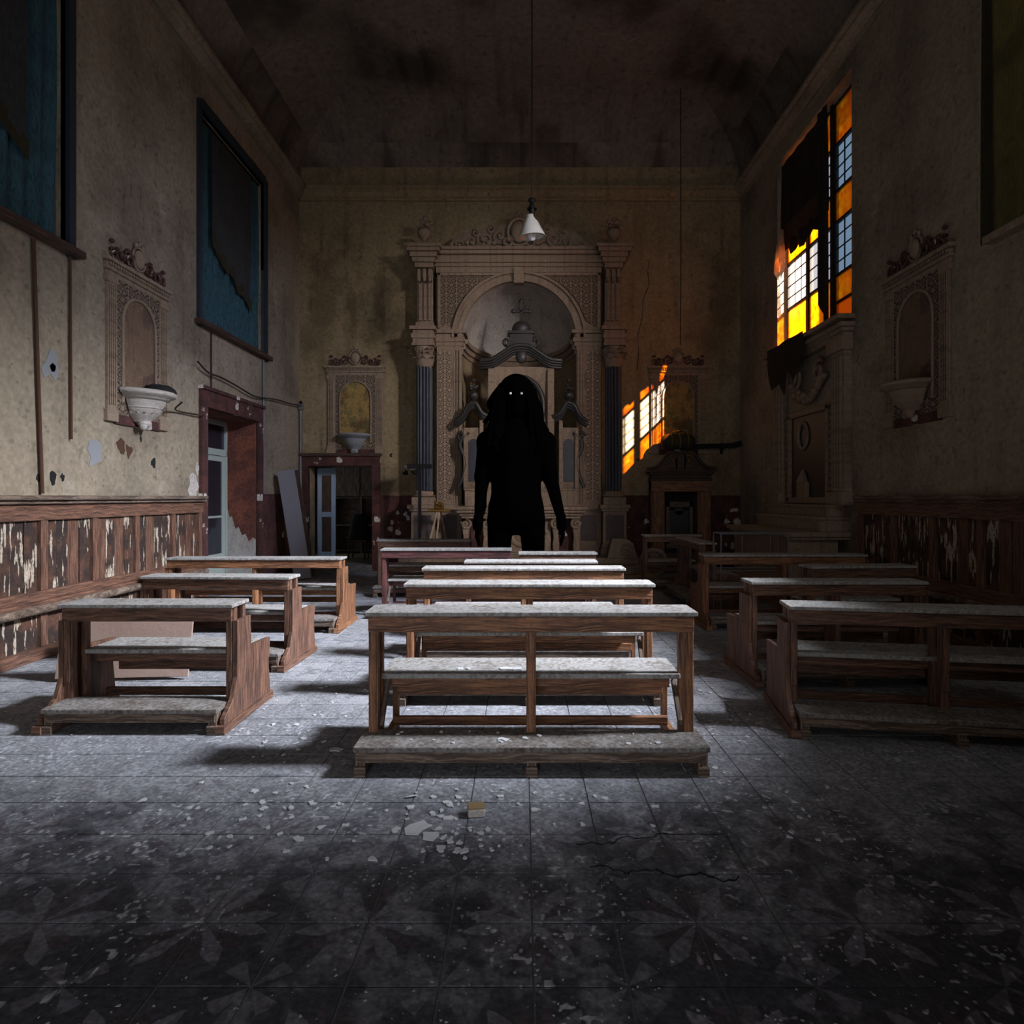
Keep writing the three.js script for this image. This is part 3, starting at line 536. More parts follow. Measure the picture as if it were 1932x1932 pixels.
// ---------------------------------------------------------------- ornament print: symmetric arabesques, dark on rosy stone
function arabesque(w, h, ground, ink, pale, cells) {
  return canvasTex(w, h, (c) => {
    c.fillStyle = ground; c.fillRect(0, 0, w, h);
    for (let i = 0; i < 2600; i++) { c.fillStyle = rnd() < 0.5 ? 'rgba(60,40,36,0.16)' : 'rgba(210,190,176,0.13)'; c.fillRect(rnd() * w, rnd() * h, rr(1, 7), rr(1, 7)); }
    const cw = w / cells[0], ch = h / cells[1];
    for (let a = 0; a < cells[0]; a++) for (let b = 0; b < cells[1]; b++) {
      c.save(); c.translate((a + 0.5) * cw, b * ch);
      for (const s of [-1, 1]) {
        c.save(); c.scale(s, 1);
        c.lineCap = 'round';
        for (const [col, dx, lw] of [[ink, 0, 0.10], [pale, -1.5, 0.035]]) {  // the thin pale stroke paints a highlight along each scroll
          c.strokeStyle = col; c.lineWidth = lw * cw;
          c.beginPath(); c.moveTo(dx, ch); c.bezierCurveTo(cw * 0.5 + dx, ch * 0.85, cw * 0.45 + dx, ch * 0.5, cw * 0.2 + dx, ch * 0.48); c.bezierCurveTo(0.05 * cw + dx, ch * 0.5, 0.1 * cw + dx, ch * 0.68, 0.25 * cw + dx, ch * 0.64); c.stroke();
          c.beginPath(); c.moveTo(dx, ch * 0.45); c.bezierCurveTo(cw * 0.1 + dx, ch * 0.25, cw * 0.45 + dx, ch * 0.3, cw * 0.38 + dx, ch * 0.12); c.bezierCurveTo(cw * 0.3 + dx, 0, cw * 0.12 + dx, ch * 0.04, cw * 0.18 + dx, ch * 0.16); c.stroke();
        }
        c.fillStyle = ink;
        for (const [x, y, r] of [[0.36, 0.82, 0.07], [0.40, 0.40, 0.06], [0.10, 0.90, 0.05], [0.1, 0.34, 0.045], [0.28, 0.24, 0.05]]) { c.beginPath(); c.ellipse(x * cw, y * ch, r * cw * 1.3, r * cw * 0.8, x * 7, 0, 7); c.fill(); }
        c.restore();
      }
      c.fillStyle = ink; c.beginPath(); c.ellipse(0, ch * 0.72, cw * 0.05, cw * 0.1, 0, 0, 7); c.fill();
      c.restore();
    }
  });
}
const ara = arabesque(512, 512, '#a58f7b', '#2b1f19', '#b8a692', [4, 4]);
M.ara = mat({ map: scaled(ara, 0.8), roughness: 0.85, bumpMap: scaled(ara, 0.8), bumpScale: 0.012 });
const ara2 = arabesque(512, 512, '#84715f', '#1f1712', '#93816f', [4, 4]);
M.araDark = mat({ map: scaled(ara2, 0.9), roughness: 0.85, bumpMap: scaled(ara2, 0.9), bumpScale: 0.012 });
// stacked mouldings: list of [projection, y0, y1] between x0 and x1, the back at zb
const mouldings = (x0, x1, zf, zb, list) => list.map(([p, y0, y1]) => rspan(x0 - p, x1 + p, y0, y1, zf + p, zb, 'auto', 0.008));
// fluted shaft
function flutedShaft(r, h, flutes = 16) {
  const pts = []; const n = flutes * 6;
  for (let i = 0; i < n; i++) { const a = 2 * PI * i / n, k = r * (1 - 0.15 * Math.pow(Math.abs(Math.sin(a * flutes / 2)), 0.7)); pts.push([k * Math.cos(a), k * Math.sin(a)]); }
  const g = extrude(pts, h); g.rotateX(-PI / 2); return boxUV(g, 'y');
}
function leafGeo(w, h, curl) {
  const pos = [], idx = [], n = 6;
  for (let j = 0; j <= n; j++) { const t = j / n, ww = w * (0.55 + 0.9 * Math.sin(PI * Math.min(1, t * 0.85 + 0.12))) * (1 - 0.55 * t * t); const out = curl * t * t * t, y = h * t - curl * 0.5 * Math.pow(t, 6); for (const s of [-1, -0.4, 0, 0.4, 1]) pos.push(s * ww / 2, y - Math.abs(s) * 0.1 * h * t, out + (1 - s * s) * 0.02 + 0.004); }
  for (let j = 0; j < n; j++) for (let i = 0; i < 4; i++) { const a = j * 5 + i; idx.push(a, a + 1, a + 5, a + 1, a + 6, a + 5); }
  const g = new THREE.BufferGeometry(); g.setAttribute('position', new THREE.Float32BufferAttribute(pos, 3)); g.setIndex(idx); g.computeVertexNormals(); return boxUV(g);
}
function capital(r, h) {
  const out = [lathe([[r * 0.9, 0], [r * 1.02, 0.02], [r * 0.95, 0.05], [r * 0.98, h * 0.55], [r * 1.3, h * 0.86], [r * 1.2, h * 0.88], [0, h * 0.88]], 20)];
  for (const [n, w, hh, y, c, off, rad] of [[8, 0.15, h * 0.46, 0.03, 0.12, 0, 1.0], [8, 0.15, h * 0.44, h * 0.28, 0.14, 0.39, 1.04], [4, 0.13, h * 0.34, h * 0.52, 0.15, 0.39, 1.15]])
    for (let i = 0; i < n; i++) { const a = off + 2 * PI * i / n, g = leafGeo(w, hh, c); g.translate(0, y, r * rad); g.rotateY(a); out.push(g); }
  for (let i = 0; i < 4; i++) { const a = PI / 4 + i * PI / 2, g = tube(spiral(0, h * 0.78, 0, 0.075, 1.4, PI / 2, -1, 14), 0.018, 20, 5); g.rotateY(PI / 2); g.rotateY(a - PI / 2); g.translate(Math.sin(a) * r * 1.3, 0, Math.cos(a) * r * 1.3); out.push(g); }
  out.push(rbox(r * 2.9, h * 0.12, r * 2.9, 0, h * 0.94, 0));
  return out.map(clean);
}
const urnProfile = [[0, 0], [0.10, 0], [0.11, 0.03], [0.05, 0.06], [0.035, 0.12], [0.06, 0.16], [0.13, 0.22], [0.15, 0.30], [0.12, 0.34], [0.13, 0.37], [0.0, 0.38]];
const urn = (s, x, y, z) => { const g = lathe(urnProfile.map(([a, b]) => [a * s, b * s]), 16); g.translate(x, y, z); return g; };
const bouquet = (s, x, y, z, n = 14) => { const out = []; for (let i = 0; i < n; i++) { const a = rnd() * 2 * PI, e = rr(0.1, 1.4), r = s * rr(0.35, 1); out.push(ball(s * rr(0.22, 0.34), x + r * Math.cos(a) * Math.cos(e), y + r * Math.sin(e) * 0.95, z + r * Math.sin(a) * Math.cos(e) * 0.5, 1, rr(0.7, 1.2), 0.8, 6)); } return out; };

// ---------------------------------------------------------------- the high altar: a stone triumphal arch with an apse
{
  const A = thing('altar_reredos', 'rosy stone altar arch with fluted navy columns and carved panels on the back wall', 'altar', [ACX, 0, 0]);
  const zf = -13.6, zb = -DB + 0.0, R = 1.24, YS = 5.1;
  const body = new THREE.Shape([[-1.78, 0.42], [-1.78, 6.56], [1.78, 6.56], [1.78, 0.42]].map(([x, y]) => new THREE.Vector2(x, y)));
  body.holes.push(archPath(THREE.Path, 0, R, 0.43, YS));
  mesh('arch_body', move(extrude(body, zf - zb), 0, 0, zb), M.stone, A);
  // apse: half cylinder and half dome, deeper than wide
  { const DZ = 1.9, nu = 32, pos = [], q = (a, b, c, d) => pos.push(...a, ...b, ...c, ...a, ...c, ...d);
    const P = (i, y, k) => { const t = PI * i / nu; return [R * Math.cos(t) * k, y, -13.62 - DZ * Math.sin(t) * k]; };
    const cylPos = []; for (let i = 0; i < nu; i++) { const a = P(i, 0.43, 1), b = P(i + 1, 0.43, 1), c = P(i + 1, YS, 1), d = P(i, YS, 1); cylPos.push(...a, ...c, ...b, ...a, ...d, ...c); }
    const nv = 12; for (let j = 0; j < nv; j++) { const p0 = (PI / 2) * j / nv, p1 = (PI / 2) * (j + 1) / nv; for (let i = 0; i < nu; i++) { const a = P(i, YS + R * Math.sin(p0), Math.cos(p0)), b = P(i + 1, YS + R * Math.sin(p0), Math.cos(p0)), c = P(i + 1, YS + R * Math.sin(p1), Math.cos(p1)), d = P(i, YS + R * Math.sin(p1), Math.cos(p1)); pos.push(...a, ...c, ...b, ...a, ...d, ...c); } }
    const mk = (p) => { const g = new THREE.BufferGeometry(); g.setAttribute('position', new THREE.Float32BufferAttribute(p, 3)); const m = mergeVertices(g, 1e-4); m.computeVertexNormals(); return boxUV(m); };
    mesh('apse_wall', mk(cylPos), M.backWall, A); mesh('apse_dome', mk(pos), M.pale, A);
    // cornice running round the apse at the springing
    const ring = (y0, y1, off) => { const pts = []; for (let i = 0; i <= nu; i++) { const t = PI * i / nu; pts.push([(R - off) * Math.cos(t), -13.62 - (DZ - off) * Math.sin(t)]); } for (let i = nu; i >= 0; i--) { const t = PI * i / nu; pts.push([(R + 0.03) * Math.cos(t), -13.62 - (DZ + 0.03) * Math.sin(t)]); } const g = extrude(pts.map(([x, z]) => [x, -z]), y1 - y0); g.rotateX(-PI / 2); g.translate(0, y0, 0); return boxUV(g); };
    mesh('apse_cornice', [ring(4.78, 4.88, 0.03), ring(4.88, 5.0, 0.07), ring(5.0, 5.1, 0.13)], M.stone, A);
    mesh('apse_floor', span(-R, R, 0.36, 0.44, -15.6, -13.6), M.stone, A);
  }
  // archivolt rings
  const ringShape = (r0, r1) => { const s = new THREE.Shape(); s.absarc(0, YS, r1, 0, PI, false); s.absarc(0, YS, r0, PI, 0, true); return s; };
  mesh('archivolt', [move(extrude(ringShape(R - 0.005, R + 0.09), 0.10), 0, 0, zf - 0.01), move(extrude(ringShape(R + 0.09, R + 0.16), 0.06), 0, 0, zf), move(extrude(ringShape(R + 0.16, R + 0.21), 0.12), 0, 0, zf - 0.01)], M.stone, A);
  mesh('keystone', rbox(0.22, 0.34, 0.2, 0, YS + R + 0.1, zf + 0.06), M.stone, A);
  // spandrels with arabesque
  for (const s of [-1, 1]) {
    const pts = []; pts.push([s * 1.70, 5.34], [s * 1.70, 6.46], [s * 0.06, 6.46]);
    const r = R + 0.26; for (let i = 0; i <= 12; i++) { const a = PI / 2 - (PI / 2) * i / 12, x = r * Math.cos(a), y = YS + r * Math.sin(a); if (y > 5.36 && y < 6.44) pts.push([s * x, y]); }
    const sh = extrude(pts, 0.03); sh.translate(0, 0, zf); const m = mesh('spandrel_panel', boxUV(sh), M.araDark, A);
    mesh('spandrel_border', [rspan(s * 1.70, s * 1.76, 5.28, 6.52, zf, zf + 0.07, 'y'), rspan(s * 0.05, s * 1.76, 6.46, 6.52, zf, zf + 0.07), rspan(s * 1.44, s * 1.76, 5.28, 5.34, zf, zf + 0.07)], M.stone, A);
    // inner pilaster with carved panel
    mesh('pilaster', [rspan(s * 1.24, s * 1.78, 1.45, 4.95, zf, zf + 0.05), ...[0, 1, 2].map((k) => rspan(s * (1.26 + k * 0.06), s * (1.295 + k * 0.06), 1.5, 4.85, zf + 0.05, zf + 0.09 - k * 0.012, 'y'))], M.stone, A);
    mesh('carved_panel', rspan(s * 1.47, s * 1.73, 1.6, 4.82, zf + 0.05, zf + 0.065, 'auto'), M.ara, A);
    mesh('impost', mouldings(s > 0 ? 1.2 : -1.8, s > 0 ? 1.8 : -1.2, zf + 0.06, zb, [[0, 4.93, 5.02], [0.03, 5.02, 5.12], [0.0, 5.12, 5.2], [0.06, 5.2, 5.28]]), M.stone, A);
    mesh('plinth_block', [rspan(s * 1.24, s * 1.78, 0.42, 1.45, zf, zf + 0.06), rspan(s * 1.2, s * 1.8, 0.42, 0.62, zf, zf + 0.12), rspan(s * 1.2, s * 1.8, 1.38, 1.5, zf, zf + 0.1)], M.stone, A);
    mesh('marble_inlay', rspan(s * 1.34, s * 1.68, 0.72, 1.28, zf + 0.06, zf + 0.075), M.inlay, A);
    // column with pedestal
    const cx = s * 2.04, cz = -13.52;
    const ped = mesh('pedestal', [...mouldings(cx - 0.25, cx + 0.25, cz + 0.25, zb, [[0.06, 0.42, 0.58], [0.03, 0.58, 0.66], [0, 0.66, 1.36], [0.04, 1.36, 1.42], [0.07, 1.42, 1.50]]), rspan(cx - 0.24, cx + 0.24, 1.5, 1.66, cz - 0.24, cz + 0.24)], M.stone, A);
    mesh('pedestal_inlay', rspan(cx - 0.19, cx + 0.19, 0.74, 1.28, cz + 0.25, cz + 0.265), M.inlay, ped);
    mesh('column_base', move(lathe([[0, 0], [0.225, 0], [0.24, 0.03], [0.225, 0.06], [0.19, 0.075], [0.21, 0.10], [0.18, 0.135], [0, 0.14]], 24), cx, 1.66, cz), M.stone, A);
    mesh('column_shaft', move(flutedShaft(0.175, 2.65), cx, 1.8, cz), M.navy, A);
    mesh('capital', capital(0.165, 0.5).map((g) => move(g, cx, 4.45, cz)), M.stone, A);
    mesh('entablature_block', mouldings(cx - 0.22, cx + 0.22, cz + 0.22, zb, [[0, 4.95, 5.04], [0.03, 5.04, 5.14], [0.0, 5.14, 5.22], [0.06, 5.22, 5.30]]), M.stone, A);
    // upper pilaster, console brackets
    mesh('upper_pilaster', [rspan(cx - 0.17, cx + 0.17, 5.3, 6.62, zb, -13.62, 'y'), ...[-0.1, 0, 0.1].map((k) => rspan(cx + k - 0.03, cx + k + 0.03, 5.5, 6.3, -13.62, -13.58, 'y')), rspan(cx - 0.2, cx + 0.2, 5.3, 5.46, zb, -13.56)], M.stone, A);
    for (const k of [-0.12, 0, 0.12]) mesh('bracket', [rbox(0.07, 0.26, 0.12, cx + k, 6.46, -13.56), ball(0.055, cx + k, 6.36, -13.50, 0.7, 1, 1)], M.stone, A);
    mesh('corner_cornice', mouldings(cx - 0.2, cx + 0.2, -13.42, zb, [[0, 6.6, 6.7], [0.05, 6.7, 6.8], [0.09, 6.8, 6.9], [0.15, 6.9, 6.98], [0.19, 6.98, 7.05]]), M.stone, A);
    mesh('finial', [urn(1.0, cx, 7.05, -13.45), ...bouquet(0.17, cx, 7.5, -13.45)].map(clean), M.stone, A);
  }
  mesh('top_cornice', mouldings(-1.8, 1.8, zf + 0.02, zb, [[0, 6.54, 6.66], [0.03, 6.66, 6.74], [0.07, 6.74, 6.84], [0.05, 6.84, 6.9], [0.13, 6.9, 6.98], [0.17, 6.98, 7.05]]), M.stone, A);
  // crest: low segment full of scrollwork with a cartouche
  { const seg = [], n = 16; seg.push([-1.5, 7.05], [1.5, 7.05]); for (let i = n; i >= 0; i--) { const t = -1 + 2 * i / n; seg.push([1.5 * t, 7.05 + 0.16 + 0.40 * Math.sqrt(Math.max(0, 1 - t * t))]); }
    mesh('crest_field', move(extrude(seg, 0.08), 0, 0, -13.75), M.stone, A);
    const sc = [];
    for (const s of [-1, 1]) for (const [x, y, r, a, d] of [[0.42, 7.35, 0.19, 2.6, 1], [0.74, 7.28, 0.17, 0.3, -1], [1.03, 7.22, 0.14, 2.8, 1], [1.28, 7.17, 0.11, 0.5, -1], [0.62, 7.50, 0.10, 1, 1], [0.95, 7.42, 0.09, 1, 1]]) sc.push(tube(spiral(s * x, y, -13.64, r, 1.5, s > 0 ? a : PI - a, d * s), 0.026, 26, 5));
    for (const s of [-1, 1]) for (let i = 0; i < 10; i++) sc.push(ball(rr(0.04, 0.07), s * (0.3 + i * 0.12), 7.12 + rr(0, 0.3) * (1 - i / 14), -13.65, 1.2, 0.8, 0.7, 6));
    mesh('crest_scrolls', sc.map(clean), M.stone, A);
    mesh('cartouche', [ball(0.2, 0, 7.42, -13.6, 0.85, 1.15, 0.45, 16), tube(Array.from({ length: 16 }, (_, i) => V(0.24 * Math.cos(i * PI / 8), 7.42 + 0.3 * Math.sin(i * PI / 8), -13.6)), 0.035, 40, 6, true), ...[-1, 1].map((s) => tube(spiral(s * 0.26, 7.22, -13.6, 0.14, 1.3, PI / 2, s), 0.03, 22, 5)), ...bouquet(0.13, 0, 7.74, -13.62, 9)].map(clean), M.stone, A);
  }
  // ---- platform with steps
  const P = struct('trim_10', null, null, 'stone altar platform with two steps', 'platform');
  mesh('step', rspan(-2.75, 2.6, 0, 0.15, -DB, -11.9, 'auto', 0.015), M.stone, P);
  mesh('step', rspan(-2.6, 2.45, 0.15, 0.30, -DB, -12.25, 'auto', 0.015), M.stone, P);
  mesh('step', rspan(-2.5, 2.36, 0.30, 0.42, -DB, -12.6, 'auto', 0.015), M.stone, P);
}
// ---------------------------------------------------------------- altar table and tabernacle in front of the apse
{
  const B = thing('altar_table', 'carved marble altar table with scrolled legs in front of the apse', 'altar', [ACX + 0.05, 0.42, -13.1]);
  mesh('mensa', mouldings(-1.26, 1.26, 0.30, -0.45, [[-0.04, 0.80, 0.86], [0, 0.86, 0.92], [0.06, 0.92, 0.98], [0.1, 0.98, 1.05]]), M.stone, B);
  mesh('front_panel', rspan(-0.62, 0.62, 0.1, 0.8, -0.3, 0.12), M.stone, B);
  mesh('panel_relief', [tube(Array.from({ length: 16 }, (_, i) => V(0.22 * Math.cos(i * PI / 8), 0.46 + 0.24 * Math.sin(i * PI / 8), 0.13)), 0.025, 40, 6, true), ball(0.14, 0, 0.46, 0.12, 1, 1.1, 0.3, 14), ...[-1, 1].map((s) => tube(spiral(s * 0.4, 0.46, 0.13, 0.13, 1.5, 0, s), 0.022, 22, 5))].map(clean), M.stone, B);
  for (const s of [-1, 1]) for (const x of [0.72, 1.14]) mesh('scrolled_leg', [rspan(s * (x - 0.09), s * (x + 0.09), 0.0, 0.12, -0.1, 0.25), extrudeLeg(s * x, 0.12, 0.72), tube(spiral(s * x, 0.68, 0.2, 0.11, 1.4, PI / 2, s), 0.035, 24, 6)].map(clean), M.stone, B);
  for (const s of [-1, 1]) mesh('side_panel', rspan(s * 0.80, s * 1.06, 0.1, 0.8, -0.35, 0.02), M.maroonStone, B);
  mesh('base', mouldings(-1.25, 1.25, 0.26, -0.45, [[0.05, 0, 0.06], [0, 0.06, 0.1]]), M.stone, B);
  mesh('gradine', [rspan(-1.2, 1.2, 1.05, 1.38, -0.45, -0.2), rspan(-1.22, 1.22, 1.38, 1.42, -0.46, -0.17)], M.stone, B);

  const C = thing('tabernacle', 'dark baroque tabernacle with curved pediments and a cross standing on the altar', 'tabernacle', [ACX + 0.05, 1.84, -13.4]);
  // side wings
  for (const s of [-1, 1]) {
    mesh('wing', [rspan(s * 0.82, s * 1.22, 0, 1.3, -0.12, 0.1), rspan(s * 0.80, s * 0.88, 0, 1.45, 0.08, 0.16, 'y'), rspan(s * 1.14, s * 1.22, 0, 1.25, 0.08, 0.16, 'y')], M.stone, C);
    mesh('wing_niche', [rspan(s * 0.90, s * 1.12, 0.15, 0.95, 0.1, 0.115), move(cyl(0.11, 0.11, 0.015, 0, 0, 0, 18).rotateX(PI / 2), s * 1.01, 0.95, 0.108)].map(clean), M.navy, C);
    mesh('wing_console', [tube([[s * 1.12, 1.2, 0.12], [s * 1.3, 0.95, 0.12], [s * 1.18, 0.6, 0.12], [s * 1.24, 0.25, 0.12], [s * 1.34, 0.02, 0.12]], 0.045, 24, 6), tube(spiral(s * 1.27, 1.12, 0.12, 0.1, 1.3, 0, s), 0.03, 20, 5)].map(clean), M.darkMarble, C);
    mesh('wing_pediment', [0, 1, 2].map((k) => tube([[s * 0.66, 1.42 + k * 0.05, 0.06 + k * 0.03], [s * 0.82, 1.5 + k * 0.05, 0.1 + k * 0.03], [s * 0.98, 1.72 + k * 0.05, 0.12 + k * 0.03], [s * 1.12, 1.66 + k * 0.05, 0.12 + k * 0.03], [s * 1.24, 1.45 + k * 0.05, 0.1 + k * 0.03], [s * 1.4, 1.34 + k * 0.05, 0.06 + k * 0.03]], 0.045, 30, 6)), k0(M.darkMarble), C);
    mesh('wing_urn', [urn(0.75, s * 1.02, 1.78, 0.0), ...bouquet(0.13, s * 1.02, 2.12, 0, 10), ball(0.05, s * 1.02, 2.32, 0)].map(clean), M.darkMarble, C);
  }
  // centre
  mesh('centre_body', [rspan(-0.62, 0.62, 0, 2.3, -0.15, 0.05), rspan(-0.7, -0.56, 0, 2.55, -0.1, 0.14, 'y'), rspan(0.56, 0.7, 0, 2.55, -0.1, 0.14, 'y'), rspan(-0.6, 0.6, 2.3, 2.6, -0.15, 0.06)], M.stone, C);
  mesh('oval_frame', tube(Array.from({ length: 20 }, (_, i) => V(0.47 * Math.cos(i * PI / 10), 1.75 + 0.62 * Math.sin(i * PI / 10), 0.1)), 0.06, 60, 7, true), M.darkMarble, C);
  { const g = new THREE.CylinderGeometry(1, 1, 0.02, 36); g.rotateX(PI / 2); g.scale(0.46, 0.61, 1); g.translate(0, 1.75, 0.08); mesh('mirror', clean(g), M.mirror, C); }
  mesh('curved_pediment', [0, 1, 2, 3].map((k) => tube([[-0.86, 2.58 + k * 0.045, 0.05 + k * 0.035], [-0.62, 2.6 + k * 0.045, 0.1 + k * 0.035], [-0.4, 2.72 + k * 0.045, 0.14 + k * 0.035], [-0.16, 2.86 + k * 0.045, 0.16 + k * 0.035], [0.16, 2.86 + k * 0.045, 0.16 + k * 0.035], [0.4, 2.72 + k * 0.045, 0.14 + k * 0.035], [0.62, 2.6 + k * 0.045, 0.1 + k * 0.035], [0.86, 2.58 + k * 0.045, 0.05 + k * 0.035]], 0.045, 44, 6)), M.darkMarble, C);
  mesh('pediment_boss', ball(0.12, 0, 2.78, 0.2, 1, 1.2, 0.6, 12), M.darkMarble, C);
  mesh('crown', [rspan(-0.3, 0.3, 3.0, 3.12, -0.15, 0.12), rspan(-0.24, 0.24, 3.12, 3.3, -0.12, 0.1), rspan(-0.28, 0.28, 3.3, 3.36, -0.15, 0.13), ball(0.2, 0, 3.42, -0.02, 1, 0.9, 0.8, 14), ...[-1, 1].map((s) => tube(spiral(s * 0.3, 3.14, 0.02, 0.14, 1.3, PI / 2, s), 0.035, 22, 5))].map(clean), M.darkMarble, C);
  mesh('cross', [rspan(-0.028, 0.028, 3.55, 4.0, -0.04, 0.01, 'y'), rspan(-0.15, 0.15, 3.78, 3.83, -0.04, 0.01), ...[[-0.17, 3.805], [0.17, 3.805], [0, 4.02]].map(([x, y]) => ball(0.05, x, y, -0.015, 1, 1, 0.6))].map(clean), M.darkMarble, C);
}
// ---------------------------------------------------------------- framed wall niches (four), consoles below them
const nicheFieldTex = tex(512, 512, (u, v) => { const n = fbm(u, v, 4, 4, 5, 501), m = fbm(u, v, 12, 10, 4, 507), f = fbm(u, v, 70, 70, 2, 511); let c = mixc([146, 120, 70], [92, 72, 44], smooth(0.42, 0.66, n)); c = mixc(c, [98, 94, 54], smooth(0.55, 0.75, m) * 0.7); const k = 0.8 + 0.4 * f; return [c[0] * k, c[1] * k, c[2] * k]; });
M.nicheField = mat({ map: scaled(nicheFieldTex, 1.3) });
M.nicheBrown = mat({ map: scaled(T.nicheBrown, 0.9), roughness: 0.95, bumpMap: scaled(T.rough, 0.5), bumpScale: 0.004 });
function framedNiche(pos, turn, label, o = {}) {
  const N = thing('niche_frame', label, 'niche', pos, turn, 'framed wall niches'), st = o.stone || M.stone;
  const w = 0.64, hE = 1.99;
  mesh('field', [move(boxUV(extrude(archPath(THREE.Shape, 0, 0.34, 0.26, 1.28), 0.012)), 0, 0, 0.012)], o.field || M.nicheField, N);
  const sur = new THREE.Shape([[-0.47, 0.1], [-0.47, 1.76], [0.47, 1.76], [0.47, 0.1]].map(([x, y]) => new THREE.Vector2(x, y))); sur.holes.push(archPath(THREE.Path, 0, 0.34, 0.26, 1.28));
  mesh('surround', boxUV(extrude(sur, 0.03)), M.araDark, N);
  const pts = []; pts.push(V(-0.345, 0.26, 0.04)); for (let i = 0; i <= 14; i++) { const a = PI - PI * i / 14; pts.push(V(0.345 * Math.cos(a), 1.28 + 0.345 * Math.sin(a), 0.04)); } pts.push(V(0.345, 0.26, 0.04));
  mesh('arch_moulding', tube(pts, 0.022, 60, 5), st, N);
  for (const s of [-1, 1]) mesh('pilaster', [rspan(s * 0.46, s * 0.62, 0.02, 1.76, 0, 0.035, 'y'), ...[0.485, 0.52, 0.555, 0.59].map((x) => rspan(s * x, s * (x + 0.016), 0.2, 1.66, 0.035, 0.052, 'y', 0.003)), rspan(s * 0.44, s * 0.65, 0, 0.14, 0, 0.05), rspan(s * 0.44, s * 0.65, 1.68, 1.76, 0, 0.05)], st, N);
  mesh('entablature', [...mouldings(-w, w, 0.035, 0, [[0, 1.76, 1.82], [0.025, 1.82, 1.86], [0.01, 1.86, 1.92], [0.05, 1.92, 1.97]]), ...Array.from({ length: 26 }, (_, i) => rbox(0.028, 0.04, 0.03, -0.625 + i * 0.05, 1.89, 0.06))], st, N);
  const cr = []; for (const s of [-1, 1]) for (const [x, y, r, d] of [[0.22, 2.08, 0.1, 1], [0.38, 2.06, 0.09, -1], [0.52, 2.04, 0.07, 1]]) cr.push(tube(spiral(s * x, y, 0.03, r, 1.4, s > 0 ? 0.6 : PI - 0.6, d * s, 16), 0.02, 22, 5));
  for (const s of [-1, 1]) for (let i = 0; i < 5; i++) cr.push(ball(0.035, s * (0.14 + i * 0.1), 2.14 + 0.05 * Math.sin(i * 2), 0.03, 1.2, 0.8, 0.8, 6));
  mesh('crest', cr.map(clean), o.crest || M.maroonStone, N);
  mesh('medallion', [ball(0.11, 0, 2.16, 0.03, 0.9, 1.1, 0.4, 14), tube(Array.from({ length: 12 }, (_, i) => V(0.13 * Math.cos(i * PI / 6), 2.16 + 0.15 * Math.sin(i * PI / 6), 0.03)), 0.018, 30, 5, true), ...[-0.07, 0, 0.07].map((x) => ball(0.03, x, 2.36 - Math.abs(x) * 0.5, 0.03, 1, 1.3, 0.8, 6))].map(clean), st, N);
  mesh('base_panel', rspan(-0.47, 0.47, -0.02, 0.14, 0, 0.028), M.maroon, N);
  return N;
}
framedNiche([-3.74, 2.63, -DB], 0, 'carved niche frame with a yellowed field above the back doorway');
framedNiche([3.5, 2.63, -DB], 0, 'carved niche frame in the amber light right of the altar');
framedNiche([XL, 2.58, -8.12], PI / 2, 'carved niche frame on the left wall with a pale console below', { field: M.nicheBrown });
framedNiche([XR, 2.58, -7.75], -PI / 2, 'carved niche frame on the right wall beyond the wainscot', { field: M.nicheBrown });
function wallConsole(pos, turn, label, m, s = 1) {
  const o = thing('stone_console', label, 'console', pos, turn, 'stone wall consoles');
  const half = (pts, seg = 20) => { const g = lathe(pts.map(([a, b]) => [a * s, b * s]), seg, -PI / 2, PI); return clean(g); };
  mesh('shelf', half([[0, 0.40], [0.40, 0.40], [0.42, 0.37], [0.40, 0.34], [0.36, 0.33], [0.34, 0.30], [0.30, 0.28], [0, 0.28]]), m, o);
  mesh('neck', half([[0.30, 0.30], [0.285, 0.24], [0.25, 0.20], [0.26, 0.18]]), m, o);
  const g = []; for (let i = 0; i <= 8; i++) { const a = -PI / 2 + PI * i / 8, l = leafGeo(0.1 * s, 0.20 * s, 0.03 * s); l.rotateX(0.72); l.translate(0, 0.02 * s, 0.09 * s); l.rotateY(a); g.push(l); }
  mesh('gadroons', [half([[0.25, 0.19], [0.24, 0.15], [0.17, 0.06], [0.10, 0.02]]), ...g].map(clean), m, o);
  mesh('pendant', [ball(0.085 * s, 0, -0.01 * s, 0.06 * s, 1.2, 0.7, 0.9, 10), ball(0.05 * s, 0.05 * s, -0.05 * s, 0.07 * s), ball(0.05 * s, -0.05 * s, -0.05 * s, 0.07 * s)].map(clean), m, o);
  return o;
}
wallConsole([XL + 0.055, 2.62, -8.1], PI / 2, 'pale gadrooned stone console with a dark mound on it on the left wall', M.pale, 1.0);
wallConsole([-3.74, 2.72, -DB + 0.055], 0, 'grey stone console above the back doorway', M.stoneGrey, 0.88);
wallConsole([XR - 0.055, 2.72, -7.75], -PI / 2, 'stone console on the right wall', M.stone, 0.9);
tag(mesh('cloth_heap', (() => { const g = new THREE.SphereGeometry(0.17, 18, 10); const p = g.attributes.position; for (let i = 0; i < p.count; i++) { const k = 1 + 0.25 * (hash(i, 3, 7) - 0.5); p.setXYZ(i, p.getX(i) * k * 1.1, Math.max(p.getY(i) * 0.55 * k, -0.02), p.getZ(i) * k * 1.2); } g.computeVertexNormals(); g.translate(XL + 0.24, 3.04, -8.2); return g; })(), M.dark), 'dark crumpled mound lying on the pale console', 'cloth');
